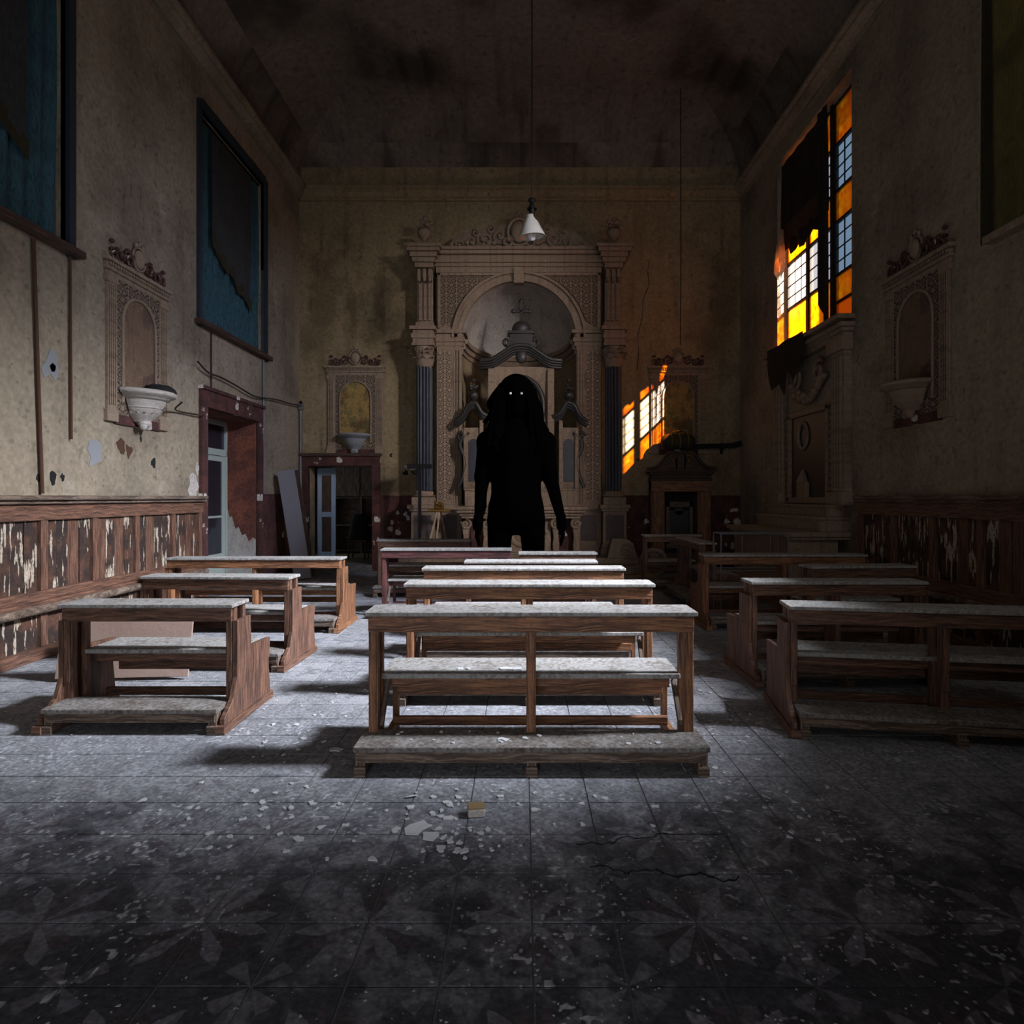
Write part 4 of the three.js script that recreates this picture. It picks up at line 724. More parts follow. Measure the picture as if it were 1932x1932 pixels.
// ---------------------------------------------------------------- pews: book ledge, posts, seat beyond, kneeler on the near side
// local frame: x along the pew, z = 0 at the near edge of the ledge, -z towards the altar
function pew(o) {
  const { x, d, L, H = 0.945, turn = 0, label, wood = M.wood, dust = M.dusty, posts = 3, ends = false, group = 'dusty wooden pews', kneel = 0.02, sw = 1 } = o;
  const P = thing('pew', label, 'pew', [x, 0, -d], turn, group), h = L / 2;
  mesh('book_ledge', rspan(-h, h, H - 0.03, H, -0.28, 0, 'auto', 0.008), dust, P);
  mesh('fascia', rspan(-h + 0.02, h - 0.02, H - 0.13, H - 0.03, -0.05, -0.02), wood, P);
  mesh('rear_fascia', rspan(-h + 0.05, h - 0.05, H - 0.10, H - 0.03, -0.27, -0.245), wood, P);
  const px = posts === 3 ? [-h + 0.045, 0, h - 0.045] : [-h + 0.045, h - 0.045];
  const kz0 = 0.19, kz1 = -0.10, kh = 0.18;
  for (const q of px) {
    mesh('post', [rspan(q - 0.03, q + 0.03, 0.02, H - 0.03, -0.11, -0.05, 'y'), rspan(q - 0.022, q + 0.022, 0.30, H - 0.12, -0.048, -0.035, 'y')], wood, P);
    mesh('rear_post', rspan(q - 0.025, q + 0.025, 0, H - 0.03, -0.26, -0.21, 'y'), wood, P);
  }
  // seat
  mesh('seat', rspan(-h * sw + 0.06, h * sw - 0.06, 0.47, 0.505, -0.62, -0.20, 'auto', 0.008), dust, P);
  mesh('seat_rail', [rspan(-h + 0.12, h - 0.12, 0.40, 0.47, -0.28, -0.25), rspan(-h + 0.12, h - 0.12, 0.40, 0.47, -0.58, -0.55)], wood, P);
  mesh('stretcher', [rspan(-h + 0.10, h - 0.10, 0.26, 0.33, -0.57, -0.54), rspan(-h + 0.10, h - 0.10, 0.10, 0.16, -0.42, -0.38)], wood, P);
  for (const s of [-1, 1]) {
    const e = s * (h - 0.085);
    if (ends) {   // solid end board with a swept edge
      const prof = [[0.16, 0.0], [0.16, 0.10], [0.02, 0.20], [-0.04, 0.34], [-0.04, H - 0.13], [-0.26, H - 0.13], [-0.27, 0.52], [-0.63, 0.50], [-0.60, 0.30], [-0.64, 0.0]];
      const g = extrude(prof, 0.03, 0.003); g.rotateY(-PI / 2); mesh('end_board', boxUV(move(g, s * (h + 0.0) + 0.015, 0, 0), 'y'), wood, P);
      mesh('end_foot', rspan(s * h - 0.035, s * h + 0.035, 0, 0.06, -0.66, 0.2, 'z'), wood, P);
    } else {
      mesh('seat_leg', [rspan(e - 0.02, e + 0.02, 0, 0.47, -0.60, -0.545, 'y'), rspan(e - 0.02, e + 0.02, 0.03, 0.09, -0.55, -0.24, 'z')], wood, P);
      mesh('brace', bar([e, 0.20, -0.10], [e, 0.44, -0.30], 0.03, 0.03), M.woodGrey, P);
    }
  }
  // kneeler
  const kx = ends ? h - 0.025 : h + kneel;
  mesh('kneeler_board', rspan(-kx, kx, kh - 0.035, kh, kz1, kz0, 'auto', 0.008), M.thinDust, P);
  mesh('kneeler_rail', rspan(-kx + 0.02, kx - 0.02, kh - 0.10, kh - 0.035, kz0 - 0.05, kz0 - 0.012), o.kneelWood || M.woodGrey, P);
  for (const q of posts === 3 ? [-kx + 0.04, 0, kx - 0.04] : [-kx + 0.04, kx - 0.04]) mesh('kneeler_foot', [rspan(q - 0.03, q + 0.03, 0, kh - 0.035, kz0 - 0.09, kz0 - 0.02, 'y'), rspan(q - 0.035, q + 0.035, 0, 0.06, kz1, kz0, 'z')], M.woodGrey, P);
  return P;
}
pew({ x: 0.057, d: 3.89, L: 2.08, label: 'foremost middle pew with brown fascia and plaster flakes on its kneeler' });
pew({ x: 0.06, d: 5.15, L: 2.08, label: 'second middle pew, just behind the foremost flake-strewn one' });
pew({ x: 0.016, d: 6.29, L: 2.06, label: 'third middle pew with thick pale dust on its ledge' });
pew({ x: 0.10, d: 7.12, L: 1.53, H: 0.93, posts: 2, label: 'short middle pew tucked behind the third dusty pew', wood: M.woodRed });
pew({ x: -1.05, d: 8.62, L: 1.82, posts: 2, label: 'dark maroon pew standing askew before the black figure', wood: M.maroonWood });
pew({ x: -1.65, d: 10.5, L: 1.6, posts: 2, label: 'plain pew close to the altar steps, behind the maroon one', wood: M.woodRed });
pew({ x: 0.46, d: 8.02, L: 1.02, posts: 2, label: 'small pew standing beside the end of the maroon pew', wood: M.woodRed });
pew({ x: -2.745, d: 4.55, L: 1.28, H: 0.88, posts: 2, ends: true, wood: M.woodRed, label: 'short reddish pew by the wainscot with a wide aisle end board' });
pew({ x: -3.02, d: 6.13, L: 1.5, H: 0.88, posts: 2, ends: true, wood: M.woodRed, turn: -0.04, label: 'reddish pew between the short pew and the longest left pew' });
pew({ x: -3.36, d: 7.8, L: 2.2, H: 0.9, posts: 3, ends: true, wood: M.wood, label: 'longest left pew, beside the glazed door' });
pew({ x: 2.95, d: 4.32, L: 2.1, H: 0.88, ends: true, turn: -0.16, wood: M.woodRed, label: 'right pew turned askew with a broad kneeler' });
pew({ x: 2.86, d: 5.62, L: 1.6, H: 0.9, ends: true, wood: M.woodRed, label: 'right pew directly behind the askew one' });
pew({ x: 3.78, d: 6.9, L: 1.22, H: 0.9, posts: 2, turn: 0.05, wood: M.woodRed, label: 'short pew against the right wainscot' });
pew({ x: 3.36, d: 7.95, L: 2.08, H: 0.93, ends: true, wood: M.wood, label: 'right pew with a plank seat behind the thin metal rack' });
pew({ x: 2.72, d: 11.25, L: 1.05, H: 0.98, posts: 2, wood: M.woodRed, label: 'small pew below the wooden shrine' });
pew({ x: 2.62, d: 9.99, L: 1.4, H: 0.985, turn: -PI / 2, posts: 2, ends: true, wood: M.woodRed, label: 'pew turned sideways along the right aisle with its seat to the aisle' });

// ---------------------------------------------------------------- boards and rack among the pews
tag(mesh('board', move(boxUV(new RoundedBoxGeometry(1.15, 0.62, 0.02, 1, 0.004)), -3.62, 0.33, -5.72, -0.22, 0.08, 0), M.boardPink), 'pale pinkish board propped between the left pews', 'board');
tag(mesh('board', move(boxUV(new RoundedBoxGeometry(0.34, 2.2, 0.04, 1, 0.006), 'y'), -4.55, 1.115, -12.5, 0, 0, 0.16), M.greyBoard), 'long grey board leaning in the corner by the back doorway', 'board');
tag(mesh('board', move(boxUV(new RoundedBoxGeometry(0.42, 2.16, 0.03, 1, 0.006), 'y'), -4.55, 1.11, -12.6, 0, 0, 0.15), M.walnut), 'dark plank behind the leaning grey board', 'board');
{
  const k = thing('metal_rack', 'thin metal frame rack standing behind the right pews', 'rack', [2.82, 0, -8.86]), H = 1.14, W = 0.95;
  for (const [a, b] of [[0, 0], [W, 0], [0, -0.35], [W, -0.35]]) mesh('upright', rod([a, 0, b], [a, H, b], 0.011), M.steel, k);
  for (const [a, b, c, d] of [[0, 0, W, 0], [0, -0.35, W, -0.35], [0, 0, 0, -0.35], [W, 0, W, -0.35]]) { mesh('rail', rod([a, H, b], [c, H, d], 0.011), M.steel, k); mesh('rail', rod([a, 0.62, b], [c, 0.62, d], 0.008), M.steel, k); }
  for (const q of [0.42, 0.84]) mesh('upright', rod([q, 0.62, -0.35], [q, H, -0.35], 0.008), M.steel, k);
}
// ---------------------------------------------------------------- wooden shrine with a swan-neck pediment, right of the altar
{
  const S = thing('wooden_shrine', 'brown wooden shrine with a broken pediment and a framed dark picture right of the altar', 'shrine', [3.5, 0, -DB + 0.03]);
  mesh('frame', [rspan(-0.66, -0.36, 0.42, 2.02, 0, 0.26, 'y'), rspan(0.36, 0.66, 0.42, 2.02, 0, 0.26, 'y'), rspan(-0.66, 0.66, 1.78, 2.02, 0, 0.27)], M.wood, S);
  mesh('pilaster', [rspan(-0.62, -0.42, 0.5, 1.78, 0.26, 0.30, 'y')], M.wood, S); mesh('pilaster', [rspan(0.42, 0.62, 0.5, 1.78, 0.26, 0.30, 'y')], M.wood, S);
  mesh('base', [rspan(-0.72, 0.72, 0, 0.36, 0, 0.34), rspan(-0.7, 0.7, 0.36, 0.44, 0, 0.31)], M.walnut, S);
  mesh('entablature', mouldings(-0.66, 0.66, 0.27, 0, [[0.02, 2.02, 2.08], [0.0, 2.08, 2.16], [0.05, 2.16, 2.21], [0.09, 2.21, 2.26]]), M.walnut, S);
  for (const s of [-1, 1]) {
    const f = [[s * 0.72, 2.26], [s * 0.56, 2.30], [s * 0.44, 2.40], [s * 0.33, 2.55], [s * 0.22, 2.63], [s * 0.14, 2.62], [s * 0.12, 2.50], [s * 0.10, 2.26]];
    mesh('swan_neck', [clean(move(extrude(f, 0.2), 0, 0, 0.02)), clean(tube([[s * 0.76, 2.28, 0.24], [s * 0.56, 2.33, 0.26], [s * 0.44, 2.43, 0.26], [s * 0.33, 2.58, 0.26], [s * 0.21, 2.66, 0.26], [s * 0.12, 2.62, 0.26], [s * 0.13, 2.52, 0.26]], 0.035, 28, 6))], M.walnut, S);
    mesh('gilt_scroll', [clean(tube(spiral(s * 0.17, 2.55, 0.26, 0.075, 1.3, PI / 2, -s, 16), 0.02, 20, 5)), ball(0.035, s * 0.17, 2.46, 0.26, 0.8, 1.6, 0.6)].map(clean), M.gold, S);
  }
  mesh('pedestal', [rspan(-0.08, 0.08, 2.26, 2.62, 0.03, 0.24), rspan(-0.11, 0.11, 2.62, 2.68, 0.01, 0.27)], M.walnut, S);
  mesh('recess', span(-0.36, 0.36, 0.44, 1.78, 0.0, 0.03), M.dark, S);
  const pc = mesh('picture_frame', [rspan(-0.30, -0.22, 0.62, 1.56, 0.05, 0.12, 'y'), rspan(0.22, 0.30, 0.62, 1.56, 0.05, 0.12, 'y'), rspan(-0.30, 0.30, 0.52, 0.66, 0.05, 0.12), rspan(-0.30, 0.30, 1.44, 1.56, 0.05, 0.12)], M.woodGrey, S);
  mesh('picture', [rspan(-0.22, 0.22, 0.66, 1.36, 0.03, 0.07), move(cyl(0.1, 0.1, 0.04, 0, 0, 0, 16).rotateX(PI / 2), 0, 1.36, 0.05)].map(clean), M.slate, pc);
}
// bundle and pole on the wall above the shrine
{
  const o = thing('basket', 'dark green oblong basket resting on the shrine in the amber light', 'basket', [3.42, 2.71, -DB + 0.33]);
  const g = new THREE.CapsuleGeometry(0.17, 0.42, 6, 16); g.rotateZ(PI / 2); g.scale(1, 1, 0.9); g.translate(0, 0.17, 0); mesh('body', clean(g), M.basket, o);
  for (const x of [-0.16, 0.02, 0.2]) { const t = new THREE.TorusGeometry(0.168, 0.014, 6, 20); t.rotateY(PI / 2); t.translate(x, 0.17, 0); t.scale(1, 1, 0.92); mesh('band', clean(t), M.gold, o); }
  mesh('handle', tube([[-0.2, 0.32, 0], [-0.1, 0.39, 0], [0.1, 0.39, 0], [0.2, 0.32, 0]], 0.014, 16, 5), M.iron, o);
  const r = thing('pole', 'thick dark pole fixed level along the wall above the shrine', 'pole', [3.6, 2.75, -DB + 0.16]);
  mesh('shaft', bar([0.1, 0.03, 0], [1.12, 0.06, 0], 0.09, 0.1), M.dark, r); mesh('tip', bar([1.1, 0.06, 0], [1.27, 0.11, 0], 0.1, 0.11), M.dark, r);
  mesh('wall_bracket', [rspan(0.85, 0.9, -0.02, 0.02, -0.16, 0.02), rspan(0.84, 0.91, -0.12, 0.06, -0.17, -0.14)], M.iron, r);
}
// ---------------------------------------------------------------- side altar under the stained window
{
  const S = thing('side_altar', 'ornate stone side altar with a dark painting under the stained glass window', 'altar', [XR, 0, -10.6], -PI / 2);
  // local: x along the wall (towards the altar end is -x after the turn), z into the room
  mesh('predella', [rspan(-1.6, 1.6, 0, 0.16, 0, 1.1), rspan(-1.5, 1.5, 0.16, 0.3, 0, 1.0)], M.stone, S);
  mesh('table_front', rspan(-1.2, 1.2, 0.3, 1.02, 0.15, 0.9), M.stone, S);
  mesh('mensa', mouldings(-1.3, 1.3, 0.95, 0.0, [[0, 1.02, 1.07], [0.05, 1.07, 1.14]]), M.stone, S);
  mesh('gradine', [rspan(-1.25, 1.25, 1.14, 1.32, 0, 0.45), rspan(-1.28, 1.28, 1.32, 1.36, 0, 0.48), rspan(-1.15, 1.15, 1.36, 1.5, 0, 0.3), rspan(-1.18, 1.18, 1.5, 1.54, 0, 0.33)], M.stone, S);
  for (const s of [-1, 1]) {
    mesh('pilaster', [rspan(s * 0.92, s * 1.32, 1.54, 4.05, 0, 0.12, 'y'), ...[0.98, 1.06, 1.14, 1.22].map((x) => rspan(s * x, s * (x + 0.04), 1.8, 3.8, 0.12, 0.15, 'y')), rspan(s * 0.88, s * 1.36, 1.54, 1.74, 0, 0.18), rspan(s * 0.88, s * 1.36, 3.85, 4.05, 0, 0.18)], M.stone, S);
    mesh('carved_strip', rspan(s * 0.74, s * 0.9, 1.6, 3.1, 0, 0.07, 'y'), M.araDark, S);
  }
  mesh('entablature', mouldings(-1.34, 1.34, 0.14, 0, [[0, 4.05, 4.12], [0.04, 4.12, 4.18], [0.08, 4.18, 4.25]]), M.stone, S);
  mesh('painting', rspan(-0.72, 0.72, 1.6, 3.1, 0.0, 0.04), M.slate, S);
  mesh('painting_frame', [rspan(-0.74, -0.66, 1.6, 3.12, 0.0, 0.09, 'y'), rspan(0.66, 0.74, 1.6, 3.12, 0, 0.09, 'y'), rspan(-0.74, 0.74, 3.06, 3.16, 0, 0.09), rspan(-0.74, 0.74, 1.56, 1.66, 0, 0.09)], M.stone, S);
  const gar = []; for (let i = 0; i < 26; i++) { const t = i / 25, x = -0.62 + 1.24 * t; gar.push(ball(rr(0.06, 0.10), x + rr(-0.04, 0.04), 3.62 - 0.28 * Math.sin(PI * t) + rr(-0.05, 0.05), 0.08, 1.1, 0.9, 0.8, 7)); }
  for (const s of [-1, 1]) gar.push(tube(spiral(s * 0.45, 3.72, 0.08, 0.2, 1.5, 0.5, s), 0.035, 24, 5));
  mesh('garland', gar.map(clean), M.stone, S);
  mesh('oval_wreath', tube(Array.from({ length: 16 }, (_, i) => V(-0.18 + 0.17 * Math.cos(i * PI / 8), 2.72 + 0.22 * Math.sin(i * PI / 8), 0.06)), 0.03, 40, 6, true), M.stone, S);
  mesh('small_shrine', [rspan(-0.30, 0.02, 1.66, 1.92, 0.04, 0.12), move(cyl(0.0, 0.12, 0.24, 0, 0, 0, 6), -0.14, 2.04, 0.08)].map(clean), M.stone, S);
}
// ---------------------------------------------------------------- carved fragments and stands round the altar
{
  const st = thing('iron_stand', 'black iron stand with a cross bar before the left column', 'stand', [-2.12, 0.42, -12.95]);
  mesh('shaft', rspan(-0.03, 0.03, 0, 1.92, -0.03, 0.03, 'y'), M.iron, st); mesh('cross_bar', rspan(-0.26, 0.26, 1.83, 1.92, -0.035, 0.035), M.iron, st);
  mesh('foot', [rspan(-0.2, 0.2, 0, 0.04, -0.04, 0.04), rspan(-0.04, 0.04, 0, 0.04, -0.2, 0.2)], M.iron, st);
  const lamp = thing('shell_sconce', 'small white shell sconce beside the left navy column', 'sconce', [-2.36, 2.22, -13.3]);
  mesh('shell', clean(move(lathe([[0.0, 0], [0.06, 0.01], [0.14, 0.06], [0.16, 0.1], [0.14, 0.1], [0.05, 0.04]], 16), 0, 0, 0)), M.pale, lamp); mesh('arm', tube([[0, 0.0, 0], [0.02, -0.05, -0.2], [0.0, -0.02, -0.73]], 0.015, 14, 5), M.iron, lamp);
  const e = thing('easel', 'thin wooden easel with gilt top leaning by the altar table', 'easel', [-1.70, 0.42, -12.70]);
  mesh('leg', bar([-0.26, 0, 0.05], [-0.02, 0.98, -0.05], 0.035, 0.025), M.woodPale, e); mesh('leg', bar([-0.06, 0, 0.1], [0.02, 0.98, -0.05], 0.03, 0.025), M.woodPale, e); mesh('leg', bar([0.22, 0, -0.1], [0.03, 0.98, -0.07], 0.03, 0.025), M.walnut, e);
  mesh('gilt_top', [...bouquet(0.14, 0.0, 1.0, -0.05, 12), rbox(0.46, 0.05, 0.08, 0.02, 0.97, -0.05)].map(clean), M.gold, e);
  const w = thing('carved_rosette', 'round carved stone rosette leaning at the right foot of the altar', 'rosette', [2.72, 0.0, -12.95]);
  const ring = new THREE.TorusGeometry(0.26, 0.05, 8, 28); ring.translate(0, 0.31, 0); mesh('rim', clean(ring), M.stone, w);
  mesh('petals', [...Array.from({ length: 10 }, (_, i) => { const l = leafGeo(0.1, 0.2, 0.04); l.translate(0, 0.03, 0); l.rotateZ(i * 2 * PI / 10); l.translate(0, 0.31, 0); return l; }), ball(0.06, 0, 0.31, 0.02)].map(clean), M.stone, w);
  const back = new THREE.CylinderGeometry(0.25, 0.25, 0.03, 28); back.rotateX(PI / 2); back.translate(0, 0.31, -0.03); mesh('back_plate', clean(back), M.stone, w);
  const sc = thing('stone_scroll', 'broken pale stone scroll block at the foot of the right pedestal', 'scroll', [2.02, 0.42, -12.8]);
  mesh('block', clean(move(extrude([[-0.28, 0], [0.34, 0], [0.28, 0.1], [0.22, 0.3], [0.1, 0.38], [-0.18, 0.38], [-0.22, 0.24]], 0.22, 0.015), 0, 0, -0.1)), M.stone, sc);
  mesh('volute', clean(tube(spiral(0.08, 0.17, 0.14, 0.13, 1.5, 0, 1), 0.028, 24, 5)), M.stone, sc);
}
// ---------------------------------------------------------------- pendant lamp, wires, pipes
{
  const p = thing('pendant_lamp', 'white enamel pendant lamp hanging before the altar', 'lamp', [0.16, 5.9, -10.2]);
  const zt = 0.13;
  const g = lathe([[0.02, 0.36], [0.06, 0.35], [0.07, 0.30], [0.13, 0.22], [0.17, 0.12], [0.22, 0.02], [0.21, 0.0], [0.205, 0.02], [0.155, 0.12], [0.11, 0.22], [0.05, 0.29]], 28); g.rotateZ(0.10); g.rotateX(0.12);
  mesh('shade', clean(g), M.enamel, p);
  mesh('bulb', clean(move(lathe([[0, -0.03], [0.05, -0.01], [0.075, 0.06], [0.07, 0.12], [0.04, 0.19], [0.035, 0.24], [0, 0.25]], 18), 0, -0.03, 0)), M.bulb, p);
  mesh('holder', [cyl(0.045, 0.045, 0.1, 0, 0.4, 0, 12), cyl(0.08, 0.08, 0.02, 0, 0.46, 0, 12), cyl(0.03, 0.06, 0.1, 0, 0.52, 0, 12), ball(0.045, 0, 0.6, 0, 1.4, 1, 1, 10)].map(clean), M.iron, p);
  mesh('cable', rod([0, 0.58, 0], [0, 3.99, 0], 0.012), M.cable, p);
  const wire = (name, pts, r, label, cat, m = M.cable) => tag(mesh(name, tube(pts, r, 60, 6), m), label, cat);
  wire('hanging_wire', [[3.19, 9.9, -12.6], [3.2, 7, -12.6], [3.19, 4.72, -12.6]], 0.010, 'straight thin wire hanging from the ceiling before the right niche', 'wire');
  const xw = XL + 0.03, xc = XL + 0.075;
  wire('cable', [[xc, 3.72, -9.5], [xc, 3.58, -9.8], [xc, 3.56, -10.2], [xc, 3.46, -10.8], [xc, 3.3, -11.5], [xc, 3.32, -12.0], [xc, 3.28, -12.6], [xc, 3.2, -13.2], [xc + 0.02, 3.56, -14.0]].map(([a, b, c], i) => [a, [3.72, 3.62, 3.62, 3.58, 3.52, 3.56, 3.62, 3.64, 3.70][i], c]), 0.014, 'sagging cable across the left wall above the glazed door', 'cable');
  wire('cable', [[xc + 0.3, 2.95, -8.5], [xc, 2.9, -8.9], [xc, 2.92, -9.66]], 0.012, 'short cable from the pale console to the door casing', 'cable');
  wire('pipe', [[xw, 4.29, -6.36], [xw, 3.4, -6.40], [xw, 2.5, -6.44], [xw, 1.70, -6.48]], 0.02, 'long brown pipe running down the left wall to the wainscot', 'pipe', M.rust);
  wire('pipe', [[xw, 4.3, -6.88], [xw, 3.2, -6.89], [xw, 2.3, -6.9]], 0.014, 'short brown pipe below the sill of the near teal window', 'pipe', M.rust);
  wire('pipe', [[xw, 4.3, -10.0], [xw, 3.7, -10.0], [xw, 3.42, -10.0]], 0.012, 'thin conduit from the teal window down to the glazed door', 'pipe');
  wire('pipe', [[xw, 4.3, -12.02], [xw, 3, -12.02], [xw, 1.75, -12.02]], 0.022, 'grey pipe running down beside the glazed door casing', 'pipe', M.steel);
  wire('pipe', [[-4.95, 3.72, -13.98], [-4.95, 2.8, -13.98], [-4.96, 0.1, -13.98]], 0.03, 'corner pipe running down beside the back doorway', 'pipe', M.steel);
  const j = thing('junction_box', 'small junction box where the cable meets the corner pipe', 'junction box', [-4.94, 3.68, -13.96]);
  mesh('box', rbox(0.09, 0.14, 0.09, 0, 0, 0), M.steel, j); mesh('knob', ball(0.04, 0.01, 0.09, 0.03), M.iron, j);
}
// wall damage: plaster patches, holes and small fittings on the left wall
{
  const blob = (r, n, s) => { const p = []; for (let i = 0; i < n; i++) { const a = 2 * PI * i / n, k = r * (0.55 + 0.75 * hash(i, s, 11)); p.push([k * Math.cos(a) * 0.9, k * Math.sin(a) * 1.15]); } return p; };
  const W = scene.getObjectByName('wall_left');
  const spot = (name, d, y, r, m, s, depth = 0.006) => { const g = extrude(blob(r, 11, s), depth); g.rotateY(PI / 2); g.translate(XL, y, -d); mesh(name, g, m, W); };
  spot('plaster_patch', 6.64, 3.06, 0.14, M.stoneGrey, 1); spot('plaster_patch', 7.32, 2.16, 0.15, M.stoneGrey, 2); spot('plaster_patch', 9.5, 1.82, 0.16, M.pale, 3); spot('plaster_patch', 9.62, 2.1, 0.09, M.pale, 4);
  spot('hole', 8.49, 2.12, 0.06, M.dark, 5); spot('hole', 6.47, 1.86, 0.05, M.dark, 6); spot('hole', 6.66, 1.86, 0.06, M.dark, 7); spot('hole', 6.66, 3.03, 0.05, M.dark, 8); spot('hole', 6.8, 1.88, 0.035, M.dark, 9); spot('hole', 8.2, 2.42, 0.03, M.dark, 10);
  spot('stain', 7.8, 2.3, 0.1, M.rust, 12); spot('stain', 7.95, 2.24, 0.08, M.rust, 14);
  const B = scene.getObjectByName('wall_back');
  const spotB = (name, x, y, r, m, s) => mesh(name, move(extrude(blob(r, 11, s), 0.006), x, y, -DB), m, B);
  spotB('hole', -2.95, 2.6, 0.04, M.dark, 21); spotB('hole', -2.62, 2.2, 0.06, M.dark, 22); spotB('hole', 2.6, 2.5, 0.03, M.dark, 23);
  const crackLine = (pts) => pts.slice(0, -1).map((p, i) => bar([p[0], p[1], -DB + 0.001], [pts[i + 1][0], pts[i + 1][1], -DB + 0.001], 0.014 * rr(0.6, 1.3), 0.006));
  mesh('crack', crackLine([[2.86, 7.0], [2.82, 6.7], [2.86, 6.45], [2.72, 6.1], [2.7, 5.7], [2.6, 5.3], [2.62, 4.9], [2.58, 4.5]]), M.dark, B);
  const D = scene.getObjectByName('trim_4'), spotD = (x, y, r, s) => mesh('bare_plaster', move(extrude(blob(r, 9, s), 0.006), x, y, -DB + 0.02), M.plaster, D);
  spotD(-2.95, 0.95, 0.06, 31); spotD(-2.62, 1.28, 0.05, 32); spotD(-2.56, 1.2, 0.06, 33); spotD(-2.92, 1.08, 0.05, 34); spotD(-2.80, 1.3, 0.05, 35); spotD(-3.05, 0.6, 0.05, 36);
}
// ---------------------------------------------------------------- the black figure
{
  const F = thing('person', 'pitch black figure with long shaggy hair and two bright white eyes before the altar', 'person', [-0.09, 0, -9.6]);
  // the figure is tall: 3.6 m; joints in metres, [x, y, z, r]
  const cap = (p, a, b, ra, rb) => { const ba = b.clone().sub(a), pa = p.clone().sub(a), h = clamp(pa.dot(ba) / ba.lengthSq()); return pa.sub(ba.multiplyScalar(h)).length() - (ra + (rb - ra) * h); };
  const smin = (a, b, k) => { const h = clamp(0.5 + 0.5 * (b - a) / k); return b + (a - b) * h - k * h * (1 - h); };
  const ell = (p, c, rx, ry, rz) => { const q = V((p.x - c.x) / rx, (p.y - c.y) / ry, (p.z - c.z) / rz), l = q.length(); return (l - 1) * Math.min(rx, ry, rz); };
  const surface = (fn, c, half, res) => {
    const mc = new MarchingCubes(res, new THREE.MeshBasicMaterial(), false, false, 400000); mc.isolation = 0;
    const p = V(), hs = res / 2;
    for (let k = 0; k < res; k++) for (let j = 0; j < res; j++) for (let i = 0; i < res; i++) { p.set(c.x + (i - hs) / hs * half, c.y + (j - hs) / hs * half, c.z + (k - hs) / hs * half); mc.field[i + j * res + k * res * res] = -fn(p); }
    mc.update();
    const n = mc.count, g = new THREE.BufferGeometry();
    g.setAttribute('position', new THREE.BufferAttribute(mc.positionArray.slice(0, n * 3), 3)); g.setAttribute('normal', new THREE.BufferAttribute(mc.normalArray.slice(0, n * 3), 3));
    g.scale(half, half, half); g.translate(c.x, c.y, c.z); return boxUV(g);
  };
  const bones = [
    [[0, 1.44, 0], [0, 1.75, 0], 0.36, 0.33, 0.2], [[0, 1.75, 0], [0, 2.45, 0], 0.33, 0.39, 0.2], [[0, 2.45, 0], [0, 2.68, 0], 0.34, 0.2, 0.15], [[0, 2.62, 0], [0, 2.95, 0], 0.14, 0.13, 0.08],
    ...[-1, 1].flatMap((s) => [
      [[s * 0.28, 2.55, 0], [s * 0.44, 2.52, 0], 0.17, 0.15, 0.12],
      [[s * 0.45, 2.5, 0], [s * 0.52, 1.98, 0.02], 0.145, 0.115, 0.08], [[s * 0.52, 1.98, 0.02], [s * (s < 0 ? 0.56 : 0.66), 1.42, 0.1], 0.11, 0.075, 0.05],
      [[s * 0.245, 1.26, 0], [s * 0.27, 0.62, 0.03], 0.20, 0.16, 0.03], [[s * 0.24, 0.62, 0.03], [s * 0.25, 0.12, -0.02], 0.15, 0.09, 0.05], [[s * 0.25, 0.07, -0.04], [s * 0.27, 0.06, 0.22], 0.075, 0.05, 0.04],
    ]),
  ].map(([a, b, ra, rb, k]) => ({ a: V(...a), b: V(...b), ra, rb, k }));
  const bodyF = (p) => { let d = 9; const q = p.clone(); for (const b of bones) { const c = cap(q, b.a, b.b, b.ra, b.rb); d = smin(d, c, b.k); } d = smin(d, ell(p, V(0, 1.46, 0), 0.42, 0.30, 0.28), 0.1); return d; };
  const body = [surface(bodyF, V(0, 1.5, 0), 1.62, 104)];
  // hands: palm, four fingers, thumb
  for (const s of [-1, 1]) {
    const hx = s * (s < 0 ? 0.57 : 0.68), base = V(hx, 1.36, 0.12), parts = [{ a: base.clone(), b: V(hx + s * 0.01, 1.22, 0.14), ra: 0.075, rb: 0.08 }];
    [[-0.06, 0.22], [-0.02, 0.26], [0.025, 0.25], [0.062, 0.19]].forEach(([o, l], i) => { const a = V(hx + s * 0.015, 1.2, 0.14 + o), m = V(hx + s * 0.03, 1.2 - l * 0.5, 0.145 + o * 1.3), e = V(hx - s * 0.005, 1.2 - l, 0.165 + o * 1.4); parts.push({ a, b: m, ra: 0.026, rb: 0.023, f: 1 }, { a: m, b: e, ra: 0.023, rb: 0.017, f: 1 }); });
    const t0 = V(hx, 1.3, 0.19), t1 = V(hx - s * 0.02, 1.2, 0.25), t2 = V(hx - s * 0.03, 1.11, 0.26); parts.push({ a: t0, b: t1, ra: 0.034, rb: 0.027 }, { a: t1, b: t2, ra: 0.026, rb: 0.019 });
    body.push(surface((p) => { let d = 9; for (const q of parts) d = smin(d, cap(p, q.a, q.b, q.ra, q.rb), q.f ? 0.012 : 0.03); return d; }, V(hx, 1.2, 0.15), 0.30, 60));
  }
  // head with brow, nose, mouth, ears
  const hc = V(0, 3.18, 0.05);
